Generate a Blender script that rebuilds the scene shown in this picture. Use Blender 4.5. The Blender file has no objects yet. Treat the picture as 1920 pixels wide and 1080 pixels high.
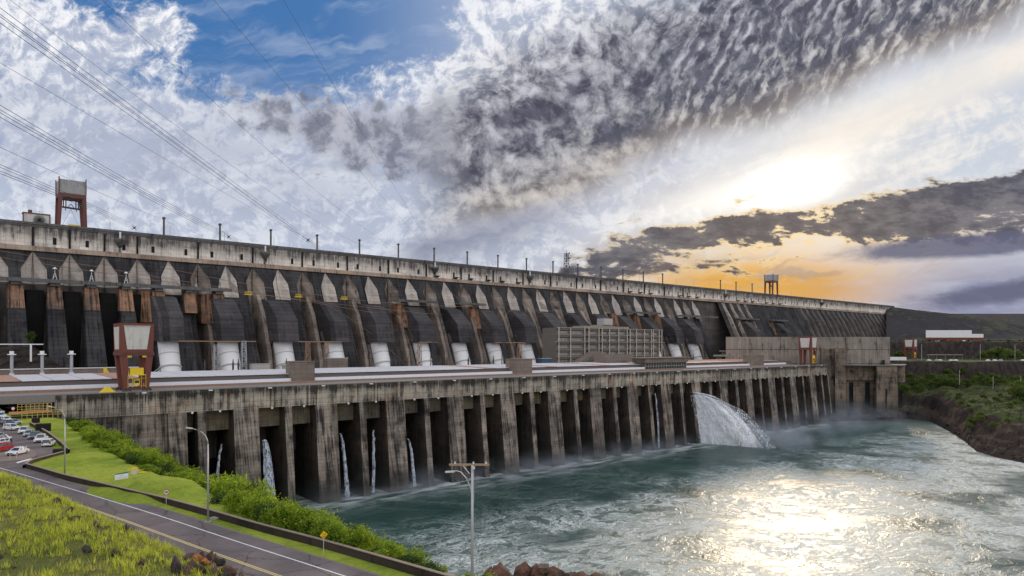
import bpy, bmesh, math, random
import numpy as np
from mathutils import Vector, Matrix
R = math.radians
rnd = random.Random(7)
SC = bpy.context.scene
COL = SC.collection
# world axes: X runs along the dam to the right, Y runs upstream, Z up, water level at 0
CAMZ = 66.3
F = 1280.0
AX = math.atan2(1490, 1280)          # angle between view axis and the dam axis
CA, SA = math.cos(AX), math.sin(AX)

# ---------------------------------------------------------------- camera
cd = bpy.data.cameras.new('camera'); cam = bpy.data.objects.new('camera', cd); COL.objects.link(cam)
cam.location = (0, 0, CAMZ)
cam.rotation_euler = (R(90), 0, -(math.pi/2 - AX))
cd.lens = 24; cd.sensor_width = 36; cd.shift_y = 0.0568
cd.clip_start = 0.5; cd.clip_end = 12000
SC.camera = cam
SC.render.resolution_x = 1024; SC.render.resolution_y = 576
SC.view_settings.view_transform = 'Standard'; SC.view_settings.look = 'None'
SC.view_settings.gamma = 1; SC.view_settings.exposure = 0.0

# ---------------------------------------------------------------- node helper
class S:
    def __init__(s, nt, sock): s.nt = nt; s.k = sock
    def _m(s, op, *a, clamp=False):
        n = s.nt.nodes.new('ShaderNodeMath'); n.operation = op; n.use_clamp = clamp
        for i, v in enumerate((s,)+a):
            if isinstance(v, S): s.nt.links.new(v.k, n.inputs[i])
            else: n.inputs[i].default_value = float(v)
        return S(s.nt, n.outputs[0])
    def __add__(s, o): return s._m('ADD', o)
    __radd__ = __add__
    def __sub__(s, o): return s._m('SUBTRACT', o)
    def __rsub__(s, o): return (s*-1)+o
    def __mul__(s, o): return s._m('MULTIPLY', o)
    __rmul__ = __mul__
    def __truediv__(s, o): return s._m('DIVIDE', o)
    def sin(s): return s._m('SINE')
    def abs(s): return s._m('ABSOLUTE')
    def frac(s): return s._m('FRACT')
    def floor(s): return s._m('FLOOR')
    def pow(s, o): return s._m('POWER', o)
    def exp(s): return s._m('EXPONENT')
    def max(s, o): return s._m('MAXIMUM', o)
    def min(s, o): return s._m('MINIMUM', o)
    def clamp(s): return s._m('ADD', 0, clamp=True)
    def gt(s, o): return s._m('GREATER_THAN', o)
    def lt(s, o): return s._m('LESS_THAN', o)
    def ss(s, a, b):                       # smoothstep from a to b (a may exceed b)
        n = s.nt.nodes.new('ShaderNodeMapRange'); n.interpolation_type = 'SMOOTHSTEP'
        s.nt.links.new(s.k, n.inputs['Value'])
        lo, hi, t0, t1 = (a, b, 0, 1) if a < b else (b, a, 1, 0)
        n.inputs['From Min'].default_value = lo; n.inputs['From Max'].default_value = hi
        n.inputs['To Min'].default_value = t0; n.inputs['To Max'].default_value = t1
        return S(s.nt, n.outputs[0])
class G:
    def __init__(g, nt): g.nt = nt
    def new(g, t): return g.nt.nodes.new(t)
    def link(g, a, b): g.nt.links.new(a.k if isinstance(a, S) else a, b)
    def pos(g):
        n = g.new('ShaderNodeNewGeometry'); q = g.new('ShaderNodeSeparateXYZ'); g.link(n.outputs['Position'], q.inputs[0])
        return S(g.nt, n.outputs['Position']), [S(g.nt, o) for o in q.outputs]
    def sep(g, v):
        q = g.new('ShaderNodeSeparateXYZ'); g.link(v, q.inputs[0]); return [S(g.nt, o) for o in q.outputs]
    def vec(g, x, y, z):
        n = g.new('ShaderNodeCombineXYZ')
        for i, v in enumerate((x, y, z)):
            if isinstance(v, S): g.link(v, n.inputs[i])
            else: n.inputs[i].default_value = v
        return S(g.nt, n.outputs[0])
    def noise(g, v, sc, det=4, rough=.55, dist=0, col=False):
        n = g.new('ShaderNodeTexNoise'); g.link(v, n.inputs['Vector'])
        n.inputs['Scale'].default_value = sc; n.inputs['Detail'].default_value = det
        n.inputs['Roughness'].default_value = rough; n.inputs['Distortion'].default_value = dist
        return S(g.nt, n.outputs['Color' if col else 'Fac'])
    def voro(g, v, sc, feat='F1', out='Distance'):
        n = g.new('ShaderNodeTexVoronoi'); n.feature = feat; g.link(v, n.inputs['Vector']); n.inputs['Scale'].default_value = sc
        return S(g.nt, n.outputs[out])
    def mix(g, f, a, b):
        n = g.new('ShaderNodeMix'); n.data_type = 'RGBA'; n.clamp_factor = True
        if isinstance(f, S): g.link(f, n.inputs[0])
        else: n.inputs[0].default_value = f
        for v, i in ((a, 6), (b, 7)):
            if isinstance(v, S): g.link(v, n.inputs[i])
            else: n.inputs[i].default_value = (*v[:3], 1)
        return S(g.nt, n.outputs[2])
    def mul(g, c, f):
        n = g.new('ShaderNodeVectorMath'); n.operation = 'SCALE'; g.link(c, n.inputs[0])
        if isinstance(f, S): g.link(f, n.inputs['Scale'])
        else: n.inputs['Scale'].default_value = f
        return S(g.nt, n.outputs[0])
    def vadd(g, a, b):
        n = g.new('ShaderNodeVectorMath'); n.operation = 'ADD'; g.link(a, n.inputs[0]); g.link(b, n.inputs[1]); return S(g.nt, n.outputs[0])
    def dot(g, a, b):
        n = g.new('ShaderNodeVectorMath'); n.operation = 'DOT_PRODUCT'; g.link(a, n.inputs[0]); n.inputs[1].default_value = b
        return S(g.nt, n.outputs['Value'])
    def bump(g, h, strength, dist=.1):
        n = g.new('ShaderNodeBump'); g.link(h, n.inputs['Height']); n.inputs['Strength'].default_value = strength; n.inputs['Distance'].default_value = dist
        return S(g.nt, n.outputs[0])
def newmat(name):
    m = bpy.data.materials.new(name); m.use_nodes = True
    nt = m.node_tree; b = nt.nodes['Principled BSDF']
    return m, G(nt), b

# ---------------------------------------------------------------- world: sky with clouds, then the sun
SUN_AZ = R(27.2)       # from the dam axis, seen low behind the dam
SUN_EL = R(12.6)
w = bpy.data.worlds.new('World'); SC.world = w; w.use_nodes = True
nt = w.node_tree; g = G(nt); bg = nt.nodes['Background']
bg.inputs['Strength'].default_value = 0.1
sky = g.new('ShaderNodeTexSky'); sky.sky_type = 'NISHITA'; sky.sun_disc = False
sky.sun_elevation = SUN_EL; sky.sun_rotation = math.pi/2 - SUN_AZ; sky.air_density = 1.0; sky.dust_density = 1.0; sky.ozone_density = 2.0
tc = g.new('ShaderNodeTexCoord'); d = S(nt, tc.outputs['Generated'])
dx, dy, dz = g.sep(d)
up = dz.max(0.0)
fw = g.dot(d, (CA, SA, 0)); rt = g.dot(d, (SA, -CA, 0))
front = fw.ss(-.05, .25)
fwc = fw.max(0.12)
U = rt/fwc; V = up/fwc                      # slopes right and up relative to the valley direction
def px(x): return (x-960)/F
def py(y): return (649-y)/F
def blob(x, y, a, b, ang=0, p=1.0):         # soft elliptical region of the sky
    c, s_ = math.cos(R(ang)), math.sin(R(ang))
    uu = U-px(x); vv = V-py(y)
    e1 = (uu*c+vv*s_)*(F/a); e2 = (vv*c-uu*s_)*(F/b)
    return ((e1*e1+e2*e2)*-p).exp()
def line(x0, y0, x1, y1):                   # signed slope distance above the line, in photo pixels
    m = -(y1-y0)/(x1-x0); L = 1/math.hypot(1, m)
    return (V-py(y0)-(U-px(x0))*m)*(L*F)
q = g.vec(dx/(up+.10), dy/(up+.10), 0)      # cloud layer seen in perspective
P2 = g.vec(U*F/100, V*F/100, 0)                          # hundreds of photo pixels
wrp = g.noise(P2, .55, 3, .55, col=True)
qn = g.vadd(q, g.mul(wrp, .25))
n_f = g.noise(qn, 7.0, 7, .64, .2)                       # small puffs
n_m = g.noise(qn, 2.6, 5, .58, .3)
n_b = g.noise(q, .9, 3, .5)
fine = g.noise(g.vadd(P2, g.mul(wrp, 1.2)), 3.2, 7, .68, .2)
cell = g.voro(g.vadd(P2, g.mul(g.noise(P2, 2.2, 3, .6, col=True), .42)), 2.6, 'SMOOTH_F1')
fine2 = g.noise(g.vadd(P2, g.mul(wrp, .8)), 5.0, 6, .66, .2)
puff = (1.0-cell*1.15)                                   # rounded cloudlets
c60, s60 = math.cos(R(64)), math.sin(R(64))
ra = (U*c60+V*s60)*F/100; rb = (U*s60-V*c60)*F/100
wv = g.noise(P2, .9, 3, .6)
wv2 = g.noise(P2, 3.4, 3, .6)
rip = g.noise(g.vec(rb*6.4+wv*2.6+wv2*.8, ra*2.3+wv2*.9, 0), 1.0, 3, .55, .2)
sn = (rb*27.0+wv*9.0+wv2*5.0).sin()*.07*fine2.ss(.35, .6)
rip = rip+sn
fade = g.noise(P2, .38, 3, .5)
# open sky behind the clouds
tl = V.ss(.16, .44)*U.ss(.16, -.30)
col = g.mix(.12, g.mix(tl, (.56, .62, .76), (.050, .175, .44)), g.mul(S(nt, sky.outputs[0]), .10))
col = g.mix((blob(1820, 240, 400, 150, 8)*1.1).clamp(), col, (.66, .72, .80))
col = g.mix((blob(1430, 540, 300, 70, 0, 1.1)*1.2).clamp(), col, (.80, .42, .075))
col = g.mix((blob(1860, 560, 260, 90, 6)*1.1).clamp(), col, (.30, .31, .44))
# white thin clouds, left and centre
cw = (blob(110, 70, 190, 100, -12)*.66 + blob(310, 48, 95, 50, 10)*.66 + blob(140, 190, 280, 120, -22)*.55 + blob(320, 350, 580, 110, -8)*.85
      + blob(540, 250, 230, 62, -10)*.55 + blob(800, 245, 250, 75, -14)*.60 - blob(610, 70, 210, 85, 0)*.75 + blob(980, 100, 230, 130, 30)*.82 + blob(1200, 200, 420, 240, 20)*.6
      + blob(700, 440, 640, 80, 0)*.85 + blob(690, 135, 110, 34, 10)*.42 + blob(370, 112, 70, 16, -18)*.26 + blob(1150, 20, 330, 70)*.5)
tn = (fine-.5)*1.1+(n_f-.5)*.9+(n_m-.5)*.6
aw = (cw + tn).ss(.26, .70)
streak = g.noise(g.vec(U*5+V*2, V*30-U*6+wv*2, 0), 1, 5, .6, .4)
sh1 = (fine*.7+n_m*.4+streak*.25).ss(.60, .76)
hi_ = (blob(110, 70, 260, 120, -12)+blob(1000, 90, 330, 170, 20)+blob(320, 50, 120, 60)).clamp()
cwcol = g.mix(sh1, (.46, .51, .64), g.mix(hi_, (.72, .76, .84), (.98, .98, 1.0)))
veil = (blob(300, 290, 520, 90, -10)*1.2).clamp()*streak.ss(.36, .62)
cwcol = g.mix(veil*.55, cwcol, (.36, .39, .51))
col = g.mix((streak*.6+n_m*.5).ss(.52, .74)*.38, col, (.62, .68, .80))
col = g.mix(aw*.95, col, cwcol)
# mottled grey cloudlets in the middle
cg = blob(860, 270, 330, 90, -4)*.95 + blob(590, 225, 250, 60, -16)*.62 + blob(1050, 200, 220, 120, 25)*.75
ag = (cg + (fine-.5)*1.5 + (puff-.55)*.7 + (n_m-.5)*.8).ss(.42, .92)
col = g.mix(ag*.78, col, g.mix((fine2*.6+puff*.4).ss(.40, .62), (.42, .43, .50), (.13, .135, .19)))
# long dark band, rippled on the right, melting into beige along its lower edge
bd = line(900, 330, 1500, 92)+(fade-.5)*110
top = bd.ss(250, 90); bot = bd.ss(-150, -20)
bx = U.ss(px(740), px(960))
cov = (top*bot*bx).clamp()
right = U.ss(px(1120), px(1330))
light_ = (fine*.3+fine2*.4+puff*.32+(n_m-.5)*.35+.04)*(1-right)+(rip*.75+fine2*.26)*right
holes = light_.ss(.44, .74)*(right*.02+.72)+(bd.abs().ss(70, 190))*.35*(fine.ss(.42, .6))
dark = g.mix(bd.ss(-20, -140), g.mix(fine.ss(.35, .65), (.060, .063, .092), (.125, .127, .17)), (.42, .35, .29))
lite = g.mix(bd.ss(60, -120), (.72, .73, .79), (.84, .77, .70))
bandc = g.mix(holes.clamp(), dark, lite)
col = g.mix((cov*1.5+(fine-.5)*.8*cov).clamp()*.97, col, bandc)
# smooth blue grey sheet below the band on the left
sh = line(690, 455, 1010, 372).ss(4, -36)*line(700, 500, 1290, 330).ss(-70, 10)*U.ss(px(1150), px(960))*U.ss(px(700), px(800))
col = g.mix(sh*.9, col, g.mix(streak.ss(.4,.6), (.27, .29, .39), (.36, .38, .47)))
# bright air around the sun, behind the low clouds
rim = (line(1100, 400, 1900, 100).ss(70, -60)*line(1000, 470, 1900, 330).ss(-30, 40)*U.ss(px(960), px(1300))).clamp()
wisp = g.noise(g.vec(U*7-V*2, V*22-U*7, 7), 1, 5, .6, .4)
col = g.mix(rim*.8, col, g.mix((wisp*.7+fine*.4).ss(.48, .66), g.mix(U.ss(px(1560), px(1800)), (.74, .70, .66), (.60, .64, .72)), (.93, .88, .82)))
rayb = line(1480, 300, 1920, 110)
col = g.mix((rayb.ss(-60, 0)*rayb.ss(75, 5)*U.ss(px(1380), px(1560))*(.55+wisp*.5)).clamp()*.85, col, (.96, .88, .78))
ang = blob(1488, 350, 62, 28, 12)*2.0 + blob(1465, 342, 165, 40, 18)*.34 + blob(1290, 385, 200, 30, 15)*.15
col = g.vadd(col, g.mul(g.mix(.5, (1, .92, .78), (1, .92, .78)), ang*(rim*.8+.2)))
# low broken cumulus with gold light between
lw = line(1000, 478, 1920, 340)
nl = g.noise(g.vec(U*10, V*24, 3), 1, 7, .66, .35)
nl2 = g.noise(g.vec(U*30, V*75, 5), 1, 5, .62, .2)
base_ = lw.ss(-120, -30)*lw.ss(40, 0)
al = (base_*.64*U.ss(px(930), px(1180)) + (nl-.5)*2.6 + (nl2-.5)*1.0 + blob(1850, 415, 330, 62, 5)*.50 + blob(1250, 450, 170, 26, 10)*.30 - blob(1470, 450, 150, 50)*.16).ss(.34, .66)*lw.ss(-170, -90)*lw.ss(70, 30)*U.ss(px(930), px(1020))
warm = blob(1480, 430, 330, 120)
lc = g.mix((nl*.6+nl2*.4).ss(.60, .42)*.9, (.065, .068, .10), (.21, .20, .22))
lc = g.mix(warm*.35, lc, (.22, .16, .10))
edge = (al*(1-al)*4)*warm
gold = g.mix(V.ss(.10, .20), (.90, .60, .18), (1.0, .86, .62))
col = g.mix(base_*warm*.5, col, gold)
col = g.mix(al*.96, col, lc)
col = g.mix((edge*.75).clamp(), col, (1.15, .86, .46))
s2 = (blob(1800, 462, 280, 26, 4)*1.05 + blob(1900, 545, 300, 30, 8)*.85 + blob(1150, 470, 200, 20, 6)*.45 + (nl-.5)*.8).ss(.32, .78)
col = g.mix(s2*.9, col, (.13, .135, .21))
s3 = (streak.ss(.50, .64)*blob(1500, 510, 300, 40, 2)).clamp()
col = g.mix(s3*.55, col, (.42, .30, .20))
# the rest of the sky, out of view: bright cloud banks added to light the dam
nb = g.noise(q, 1.6, 5, .6, .4)
back = g.mix(nb.ss(.38, .60), (.50, .66, 1.0), (1.65, 1.52, 1.36))
col = g.mix(front, back, col)
col = g.mix(dz.ss(-.02, .0), (.10, .11, .10), col)
g.link(g.mul(col, 10.0), bg.inputs['Color'])
w.cycles.sampling_method = 'MANUAL'; w.cycles.sample_map_resolution = 512

sl = bpy.data.lights.new('sun', 'SUN'); so = bpy.data.objects.new('sun', sl); COL.objects.link(so)
sl.energy = 2.0; sl.angle = R(8); sl.color = (1, .82, .60)
sdir = Vector((math.cos(SUN_AZ)*math.cos(SUN_EL), math.sin(SUN_AZ)*math.cos(SUN_EL), math.sin(SUN_EL)))
so.rotation_euler = sdir.to_track_quat('Z', 'Y').to_euler()

# ---------------------------------------------------------------- mesh builder and tagging
LOCAL = set()                                # things whose parts are given in the thing's own axes
class MB:
    def __init__(s): s.v = []; s.f = []
    def add(s, vs, fs):
        o = len(s.v); s.v += [tuple(v) for v in vs]; s.f += [tuple(i+o for i in f) for f in fs]; return s
    def box(s, x0, x1, y0, y1, z0, z1):
        return s.hexa([(x0,y0,z0),(x1,y0,z0),(x1,y1,z0),(x0,y1,z0),(x0,y0,z1),(x1,y0,z1),(x1,y1,z1),(x0,y1,z1)])
    def hexa(s, p): return s.add(p, [(0,3,2,1),(4,5,6,7),(0,1,5,4),(1,2,6,5),(2,3,7,6),(3,0,4,7)])
    def obox(s, c, sx, sy, sz, rz=0):      # box centred on c in plan, standing on c.z, turned by rz
        a, b = math.cos(rz), math.sin(rz); P = []
        for z in (0, sz):
            for x, y in ((-.5,-.5),(.5,-.5),(.5,.5),(-.5,.5)):
                P.append((c[0]+x*sx*a-y*sy*b, c[1]+x*sx*b+y*sy*a, c[2]+z))
        return s.hexa(P)
    def extrude_x(s, prof, x0, x1, flip=False):       # prof: list of (y, z), closed outline
        n = len(prof); vs = [(x0, y, z) for y, z in prof]+[(x1, y, z) for y, z in prof]
        fs = [tuple(range(n))[::-1], tuple(range(n, 2*n))]+[(i, (i+1) % n, n+(i+1) % n, n+i) for i in range(n)]
        return s.add(vs, fs)
    def prism(s, poly, z0, z1):
        n = len(poly); vs = [(x, y, z0) for x, y in poly]+[(x, y, z1) for x, y in poly]
        return s.add(vs, [tuple(range(n))[::-1], tuple(range(n, 2*n))]+[(i, (i+1) % n, n+(i+1) % n, n+i) for i in range(n)])
    def tube(s, path, r, n=6, cap=True):
        path = [Vector(p) for p in path]; rr = r if isinstance(r, (list, tuple)) else [r]*len(path); base = len(s.v); ref = None
        for i, p in enumerate(path):
            t = (path[min(i+1, len(path)-1)]-path[max(i-1, 0)]).normalized()
            if ref is None or abs(ref.dot(t)) > .95: ref = Vector((0,0,1)) if abs(t.z) < .9 else Vector((1,0,0))
            u = t.cross(ref).normalized(); v = u.cross(t)
            for k in range(n):
                a = 2*math.pi*k/n; s.v.append(tuple(p+(u*math.cos(a)+v*math.sin(a))*rr[i]))
        for i in range(len(path)-1):
            for k in range(n):
                a, b = base+i*n+k, base+i*n+(k+1) % n; s.f.append((a, b, b+n, a+n))
        if cap:
            s.f.append(tuple(base+k for k in range(n))); e = base+(len(path)-1)*n; s.f.append(tuple(e+k for k in range(n))[::-1])
        return s
    def bar(s, a, b, w, h=None):           # square bar between two points
        a = Vector(a); b = Vector(b); t = (b-a).normalized(); h = h or w
        ref = Vector((0,0,1)) if abs(t.z) < .95 else Vector((1,0,0)); u = t.cross(ref).normalized()*w/2; v = u.cross(t).normalized()*h/2
        return s.hexa([a-u-v, a+u-v, a+u+v, a-u+v, b-u-v, b+u-v, b+u+v, b-u+v])
    def grid(s, rows, closed=False):       # rows of points joined by quads
        o = len(s.v); n = len(rows[0])
        for r in rows: s.v += [tuple(p) for p in r]
        for i in range(len(rows)-1):
            for k in range(n-1+(1 if closed else 0)):
                k2 = (k+1) % n; s.f.append((o+i*n+k, o+i*n+k2, o+(i+1)*n+k2, o+(i+1)*n+k))
        return s
    def build(s, name, m, parent=None, smooth=False, shift=None):
        me = bpy.data.meshes.new(name); off = Vector((0,0,0))
        if parent is not None and not shift and parent.name not in LOCAL:
            q_ = parent
            while q_ is not None: off += q_.location; q_ = q_.parent
        if shift: off = Vector(shift)
        me.from_pydata([(x-off.x, y-off.y, z-off.z) for x, y, z in s.v], [], s.f); me.update()
        bm = bmesh.new(); bm.from_mesh(me); bmesh.ops.recalc_face_normals(bm, faces=bm.faces); bm.to_mesh(me); bm.free()
        if smooth: me.polygons.foreach_set('use_smooth', [True]*len(me.polygons))
        me.materials.append(m)
        o = bpy.data.objects.new(name, me); COL.objects.link(o)
        if parent is not None: o.parent = parent
        return o
def tag(o, label=None, cat=None, group=None, kind=None):
    if label: o['label'] = label
    if cat: o['category'] = cat
    if group: o['group'] = group
    if kind: o['kind'] = kind
    return o
def thing(name, label, cat, loc=(0,0,0), group=None, rz=0):
    o = bpy.data.objects.new(name, None); o.empty_display_size = .1; COL.objects.link(o); o.location = loc; o.rotation_euler = (0,0,rz)
    return tag(o, label, cat, group)
def lthing(*a, **k):
    t = thing(*a, **k); LOCAL.add(t.name); return t
def struct(name, mb, m, smooth=False, label=None, cat=None):
    o = mb.build(name, m, smooth=smooth); return tag(o, label, cat, kind='structure')
def copy_tree(o, parent=None):
    c = o.copy(); COL.objects.link(c); c.parent = parent
    for ch in list(o.children): copy_tree(ch, c)
    return c
# points of the place found from where they show in the photograph
def on_z(x, y, z):
    Zc = F*(CAMZ-z)/(y-649); Xc = (x-960)/F*Zc
    return Vector((Zc*CA+Xc*SA, Zc*SA-Xc*CA, z))
def on_y(x, yw, y=None):                   # on the vertical plane Y = yw
    th = math.atan((x-960)/F); s_ = yw/math.tan(AX-th); Zc = s_*CA+yw*SA
    return Vector((s_, yw, CAMZ+(649-y)*Zc/F if y is not None else 0))
def at_d(x, y, Zc):
    Xc = (x-960)/F*Zc
    return Vector((Zc*CA+Xc*SA, Zc*SA-Xc*CA, CAMZ+(649-y)/F*Zc))

# ---------------------------------------------------------------- materials
def concrete(name, base, alt, dark, amt=.5, lift=2.5, pw=3.0, line_=.55, orange=0, moss=0, topz=None, wetz=None, streak=1.0, rough=.9, bumpy=.3, linew=.05, rust=(.42,.17,.06), yf=.61):
    m, g, b = newmat(name); P, (x, y, z) = g.pos()
    u = x+y*yf
    big = g.noise(g.vec(u*.045, y*.02, z*.06), 1, 4, .6)
    blot = g.noise(P, .16, 5, .62)
    fine = g.noise(P, 1.3, 5, .7)
    st = g.noise(g.vec(u*.75, 0, z*.035), 1, 5, .65, .2)
    st2 = g.noise(g.vec(u*3.2, 0, z*.10), 1, 4, .6)
    pan = g.noise(g.vec((u/pw).floor()*7.13, 3, (z/lift).floor()*3.77), 1, 0)
    c = g.mix(big.ss(.35, .68), base, alt)
    c = g.mul(c, (pan*.55+.72)*(fine*.7+.65))
    if orange:
        om = (g.noise(P, .09, 4, .6).ss(.58-orange*.15, .74-orange*.1)*blot.ss(.35, .6))*orange
        c = g.mix(om.clamp(), c, rust)
    k = (st*streak*1.0+st2*.35*streak+blot*.55).ss(1.32-amt*.55, 1.02+(1-amt)*.35) if False else (st*.9*streak+st2*.35*streak+blot*.6+(1-streak)*.6)
    kk = k.ss(1.22-amt*.5, 1.42-amt*.42)
    if topz:
        kk = (kk + z.ss(topz[0], topz[1])*(st*1.6+blot*1.2-.75).clamp()*1.25).clamp()
    c = g.mix(kk*.92, c, dark)
    if wetz: c = g.mix((z+blot*6-3).ss(wetz[1], wetz[0])*.75, c, (.035, .035, .03))
    if moss: c = g.mix(g.noise(P, .12, 4, .6).ss(.56, .68)*moss, c, (.07, .085, .03))
    ln = ((z/lift).frac().lt(linew)).max(((u/pw).frac()).lt(linew*.8))
    c = g.mul(c, ln*-line_*fine.ss(.2, .6)+1)
    g.link(c, b.inputs['Base Color']); b.inputs['Roughness'].default_value = rough; b.inputs['Specular IOR Level'].default_value = .25
    g.link(g.bump(fine*.6+blot-ln*.4, bumpy, .25), b.inputs['Normal'])
    return m
def plain(name, c, rough=.6, metal=0, var=.15, sc=2.0, dirt=0, spec=.4):
    m, g, b = newmat(name); P, (x, y, z) = g.pos()
    n = g.noise(P, sc, 4, .6); k = g.mul(g.mix(0, c, c), n*var*2+1-var)
    if dirt: k = g.mix(g.noise(g.vec(x*1.5, y*1.5, z*.2), .9, 5, .65).ss(.5, .72)*dirt, k, (.08, .06, .05))
    g.link(k, b.inputs['Base Color']); b.inputs['Roughness'].default_value = rough; b.inputs['Metallic'].default_value = metal
    b.inputs['Specular IOR Level'].default_value = spec
    return m
M = {}
M['crest'] = concrete('crest_concrete', (.80,.72,.62), (.62,.55,.48), (.05,.045,.045), .56, 2.4, 4.2, .5, orange=.25, topz=(122.5, 129.5), streak=1.0)
M['crest_top'] = concrete('crest_beam_concrete', (.16,.155,.15), (.11,.105,.10), (.03,.03,.03), .6, 9, 8.5, .3)
M['ledge'] = concrete('ledge_concrete', (.50,.38,.29), (.26,.21,.17), (.05,.045,.04), .60, 9, 6, .2, orange=.6, rust=(.42,.22,.12))
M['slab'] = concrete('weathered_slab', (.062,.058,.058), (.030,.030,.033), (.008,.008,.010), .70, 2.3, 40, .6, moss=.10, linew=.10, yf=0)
M['slab_rust'] = concrete('rust_stained_slab', (.40,.22,.13), (.14,.10,.075), (.018,.016,.015), .76, 2.3, 3, .5, streak=1.2, yf=0)
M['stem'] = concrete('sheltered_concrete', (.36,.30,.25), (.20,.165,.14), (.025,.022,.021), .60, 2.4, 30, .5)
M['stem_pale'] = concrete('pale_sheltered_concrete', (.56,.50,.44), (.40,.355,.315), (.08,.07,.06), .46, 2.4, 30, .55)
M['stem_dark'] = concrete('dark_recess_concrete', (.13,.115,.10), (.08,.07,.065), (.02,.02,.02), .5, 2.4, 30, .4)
M['hood'] = concrete('penstock_hood_concrete', (.085,.078,.078), (.045,.042,.045), (.014,.014,.016), .56, 2.4, 50, .6, linew=.10, yf=0)
M['fascia'] = concrete('deck_wall_concrete', (.46,.40,.32), (.26,.225,.18), (.018,.016,.015), .76, 2.1, 3.4, .65, orange=.45, topz=(46.0, 48.6), linew=.06)
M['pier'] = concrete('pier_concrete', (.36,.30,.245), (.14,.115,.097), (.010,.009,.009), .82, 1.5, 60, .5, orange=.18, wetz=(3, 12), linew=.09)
M['pier_side'] = concrete('pier_side_concrete', (.085,.065,.05), (.04,.032,.027), (.008,.007,.007), .68, 2.2, 60, .45, orange=.3, wetz=(6, 22))  # darker copy of the pier mix, bay shade put into the colour
M['bay'] = concrete('deep_shade_concrete', (.012,.011,.010), (.008,.008,.008), (.003,.003,.003), .6, 3, 60, .3)  # near-black colour carries the deep shade inside bays and recesses
M['curtain'] = concrete('gate_curtain_concrete', (.19,.155,.105), (.12,.10,.075), (.02,.02,.018), .6, 2.2, 2.6, .5, orange=.5, moss=.35, rust=(.35,.22,.06))
M['tower'] = concrete('stair_tower_concrete', (.24,.19,.155), (.185,.15,.125), (.06,.05,.045), .35, 2.0, 3.0, .55, streak=.7)
M['panel'] = concrete('ribbed_wall_concrete', (.29,.25,.21), (.20,.17,.145), (.06,.05,.045), .55, 12.6, 1.25, .7, streak=1.3, linew=.05)
M['block'] = concrete('abutment_concrete', (.24,.185,.14), (.12,.10,.08), (.018,.016,.015), .68, 5.5, 2.3, .6, orange=.2, wetz=(10, 22))
M['deck'] = plain('deck_paving', (.22,.20,.19), .9)
M['rustbeam'] = plain('brown_rail_beam', (.30,.19,.13), .8, var=.3, dirt=.4)
M['whitewall'] = plain('white_painted_parapet', (.80,.82,.86), .5, var=.08, dirt=.12)
M['roofgap'] = plain('grey_roof_fascia', (.17,.14,.13), .8, var=.25)
M['black'] = plain('unlit_opening', (.012,.012,.013), .9)
M['white'] = plain('white_enamel', (.74,.735,.72), .35, var=.05, sc=.4, dirt=.12)
M['steelgrey'] = plain('galvanised_steel', (.42,.43,.44), .5, .4)
M['darksteel'] = plain('dark_steel', (.06,.06,.065), .6, .2)
M['redpaint'] = plain('brick_red_paint', (.17,.048,.034), .55, var=.12, dirt=.25)
M['yellow'] = plain('yellow_paint', (.80,.56,.02), .45, var=.1, dirt=.15)

M['seam'] = plain('grimy_white_steel', (.42,.41,.39), .5, var=.15)
# ---------------------------------------------------------------- the dam
DY = 450.0; CT = 133.3
def face(z): return DY-(118-z)*.46
dam = thing('dam', 'huge buttress dam with pale crest wall, dark sloping slabs and white penstocks', 'dam', (600, DY, 0))
SL, SR = -120.0, 1229.0
MB().box(SL, SR, DY, DY+16, 120.6, 131.2).build('crest_wall', M['crest'], dam)
MB().box(SL, SR, DY-.5, DY+16.5, 131.2, CT-.9).box(SL, SR, DY-1.0, DY-.6, CT-.897, CT+.2).build('crest_beam', M['crest_top'], dam)
MB().box(SL, SR, DY-.9, DY+15.9, 118.0, 120.597).build('crest_ledge', M['ledge'], dam)
MB().box(SL, SR, DY+3, DY+60, 0, 117.997).build('upstream_wall', M['stem_dark'], dam)
ks = list(range(-8, 37)); gs = [44.1+16.9*k for k in ks]
def gw(z): return max(0.05, min(5.7, (118-z)*.57)) if z > 100 else (5.7 if z > 60 else 5.2)
PEN = [on_y(x, 412).x for x in (325, 440, 545, 641, 727, 806, 878, 942, 1002)]
PEN += [PEN[-1]+34.0*i for i in range(1, 8)]
plain_k = [k for k in ks if k >= 4 and k % 2 == 0]
ZL = [118, 113, 108, 104, 97, 96.9, 84, 66, 48, 30]
def width(k, z):
    if k in plain_k and z <= 96.95: return 0.03
    return gw(z)
for i in range(len(ks)-1):
    k = ks[i]; a, b_ = gs[i], gs[i+1]
    if b_ > 700: break
    rows = []
    for z in ZL:
        xa = a+width(k, z)*1.0; xb = b_-width(ks[i+1], z)
        rows.append([(xa, DY+2, z), (xa, face(z), z), (xb, face(z), z), (xb, DY+2, z)])
    MB().grid(rows).build('buttress_slab', M['slab'], dam)
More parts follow.
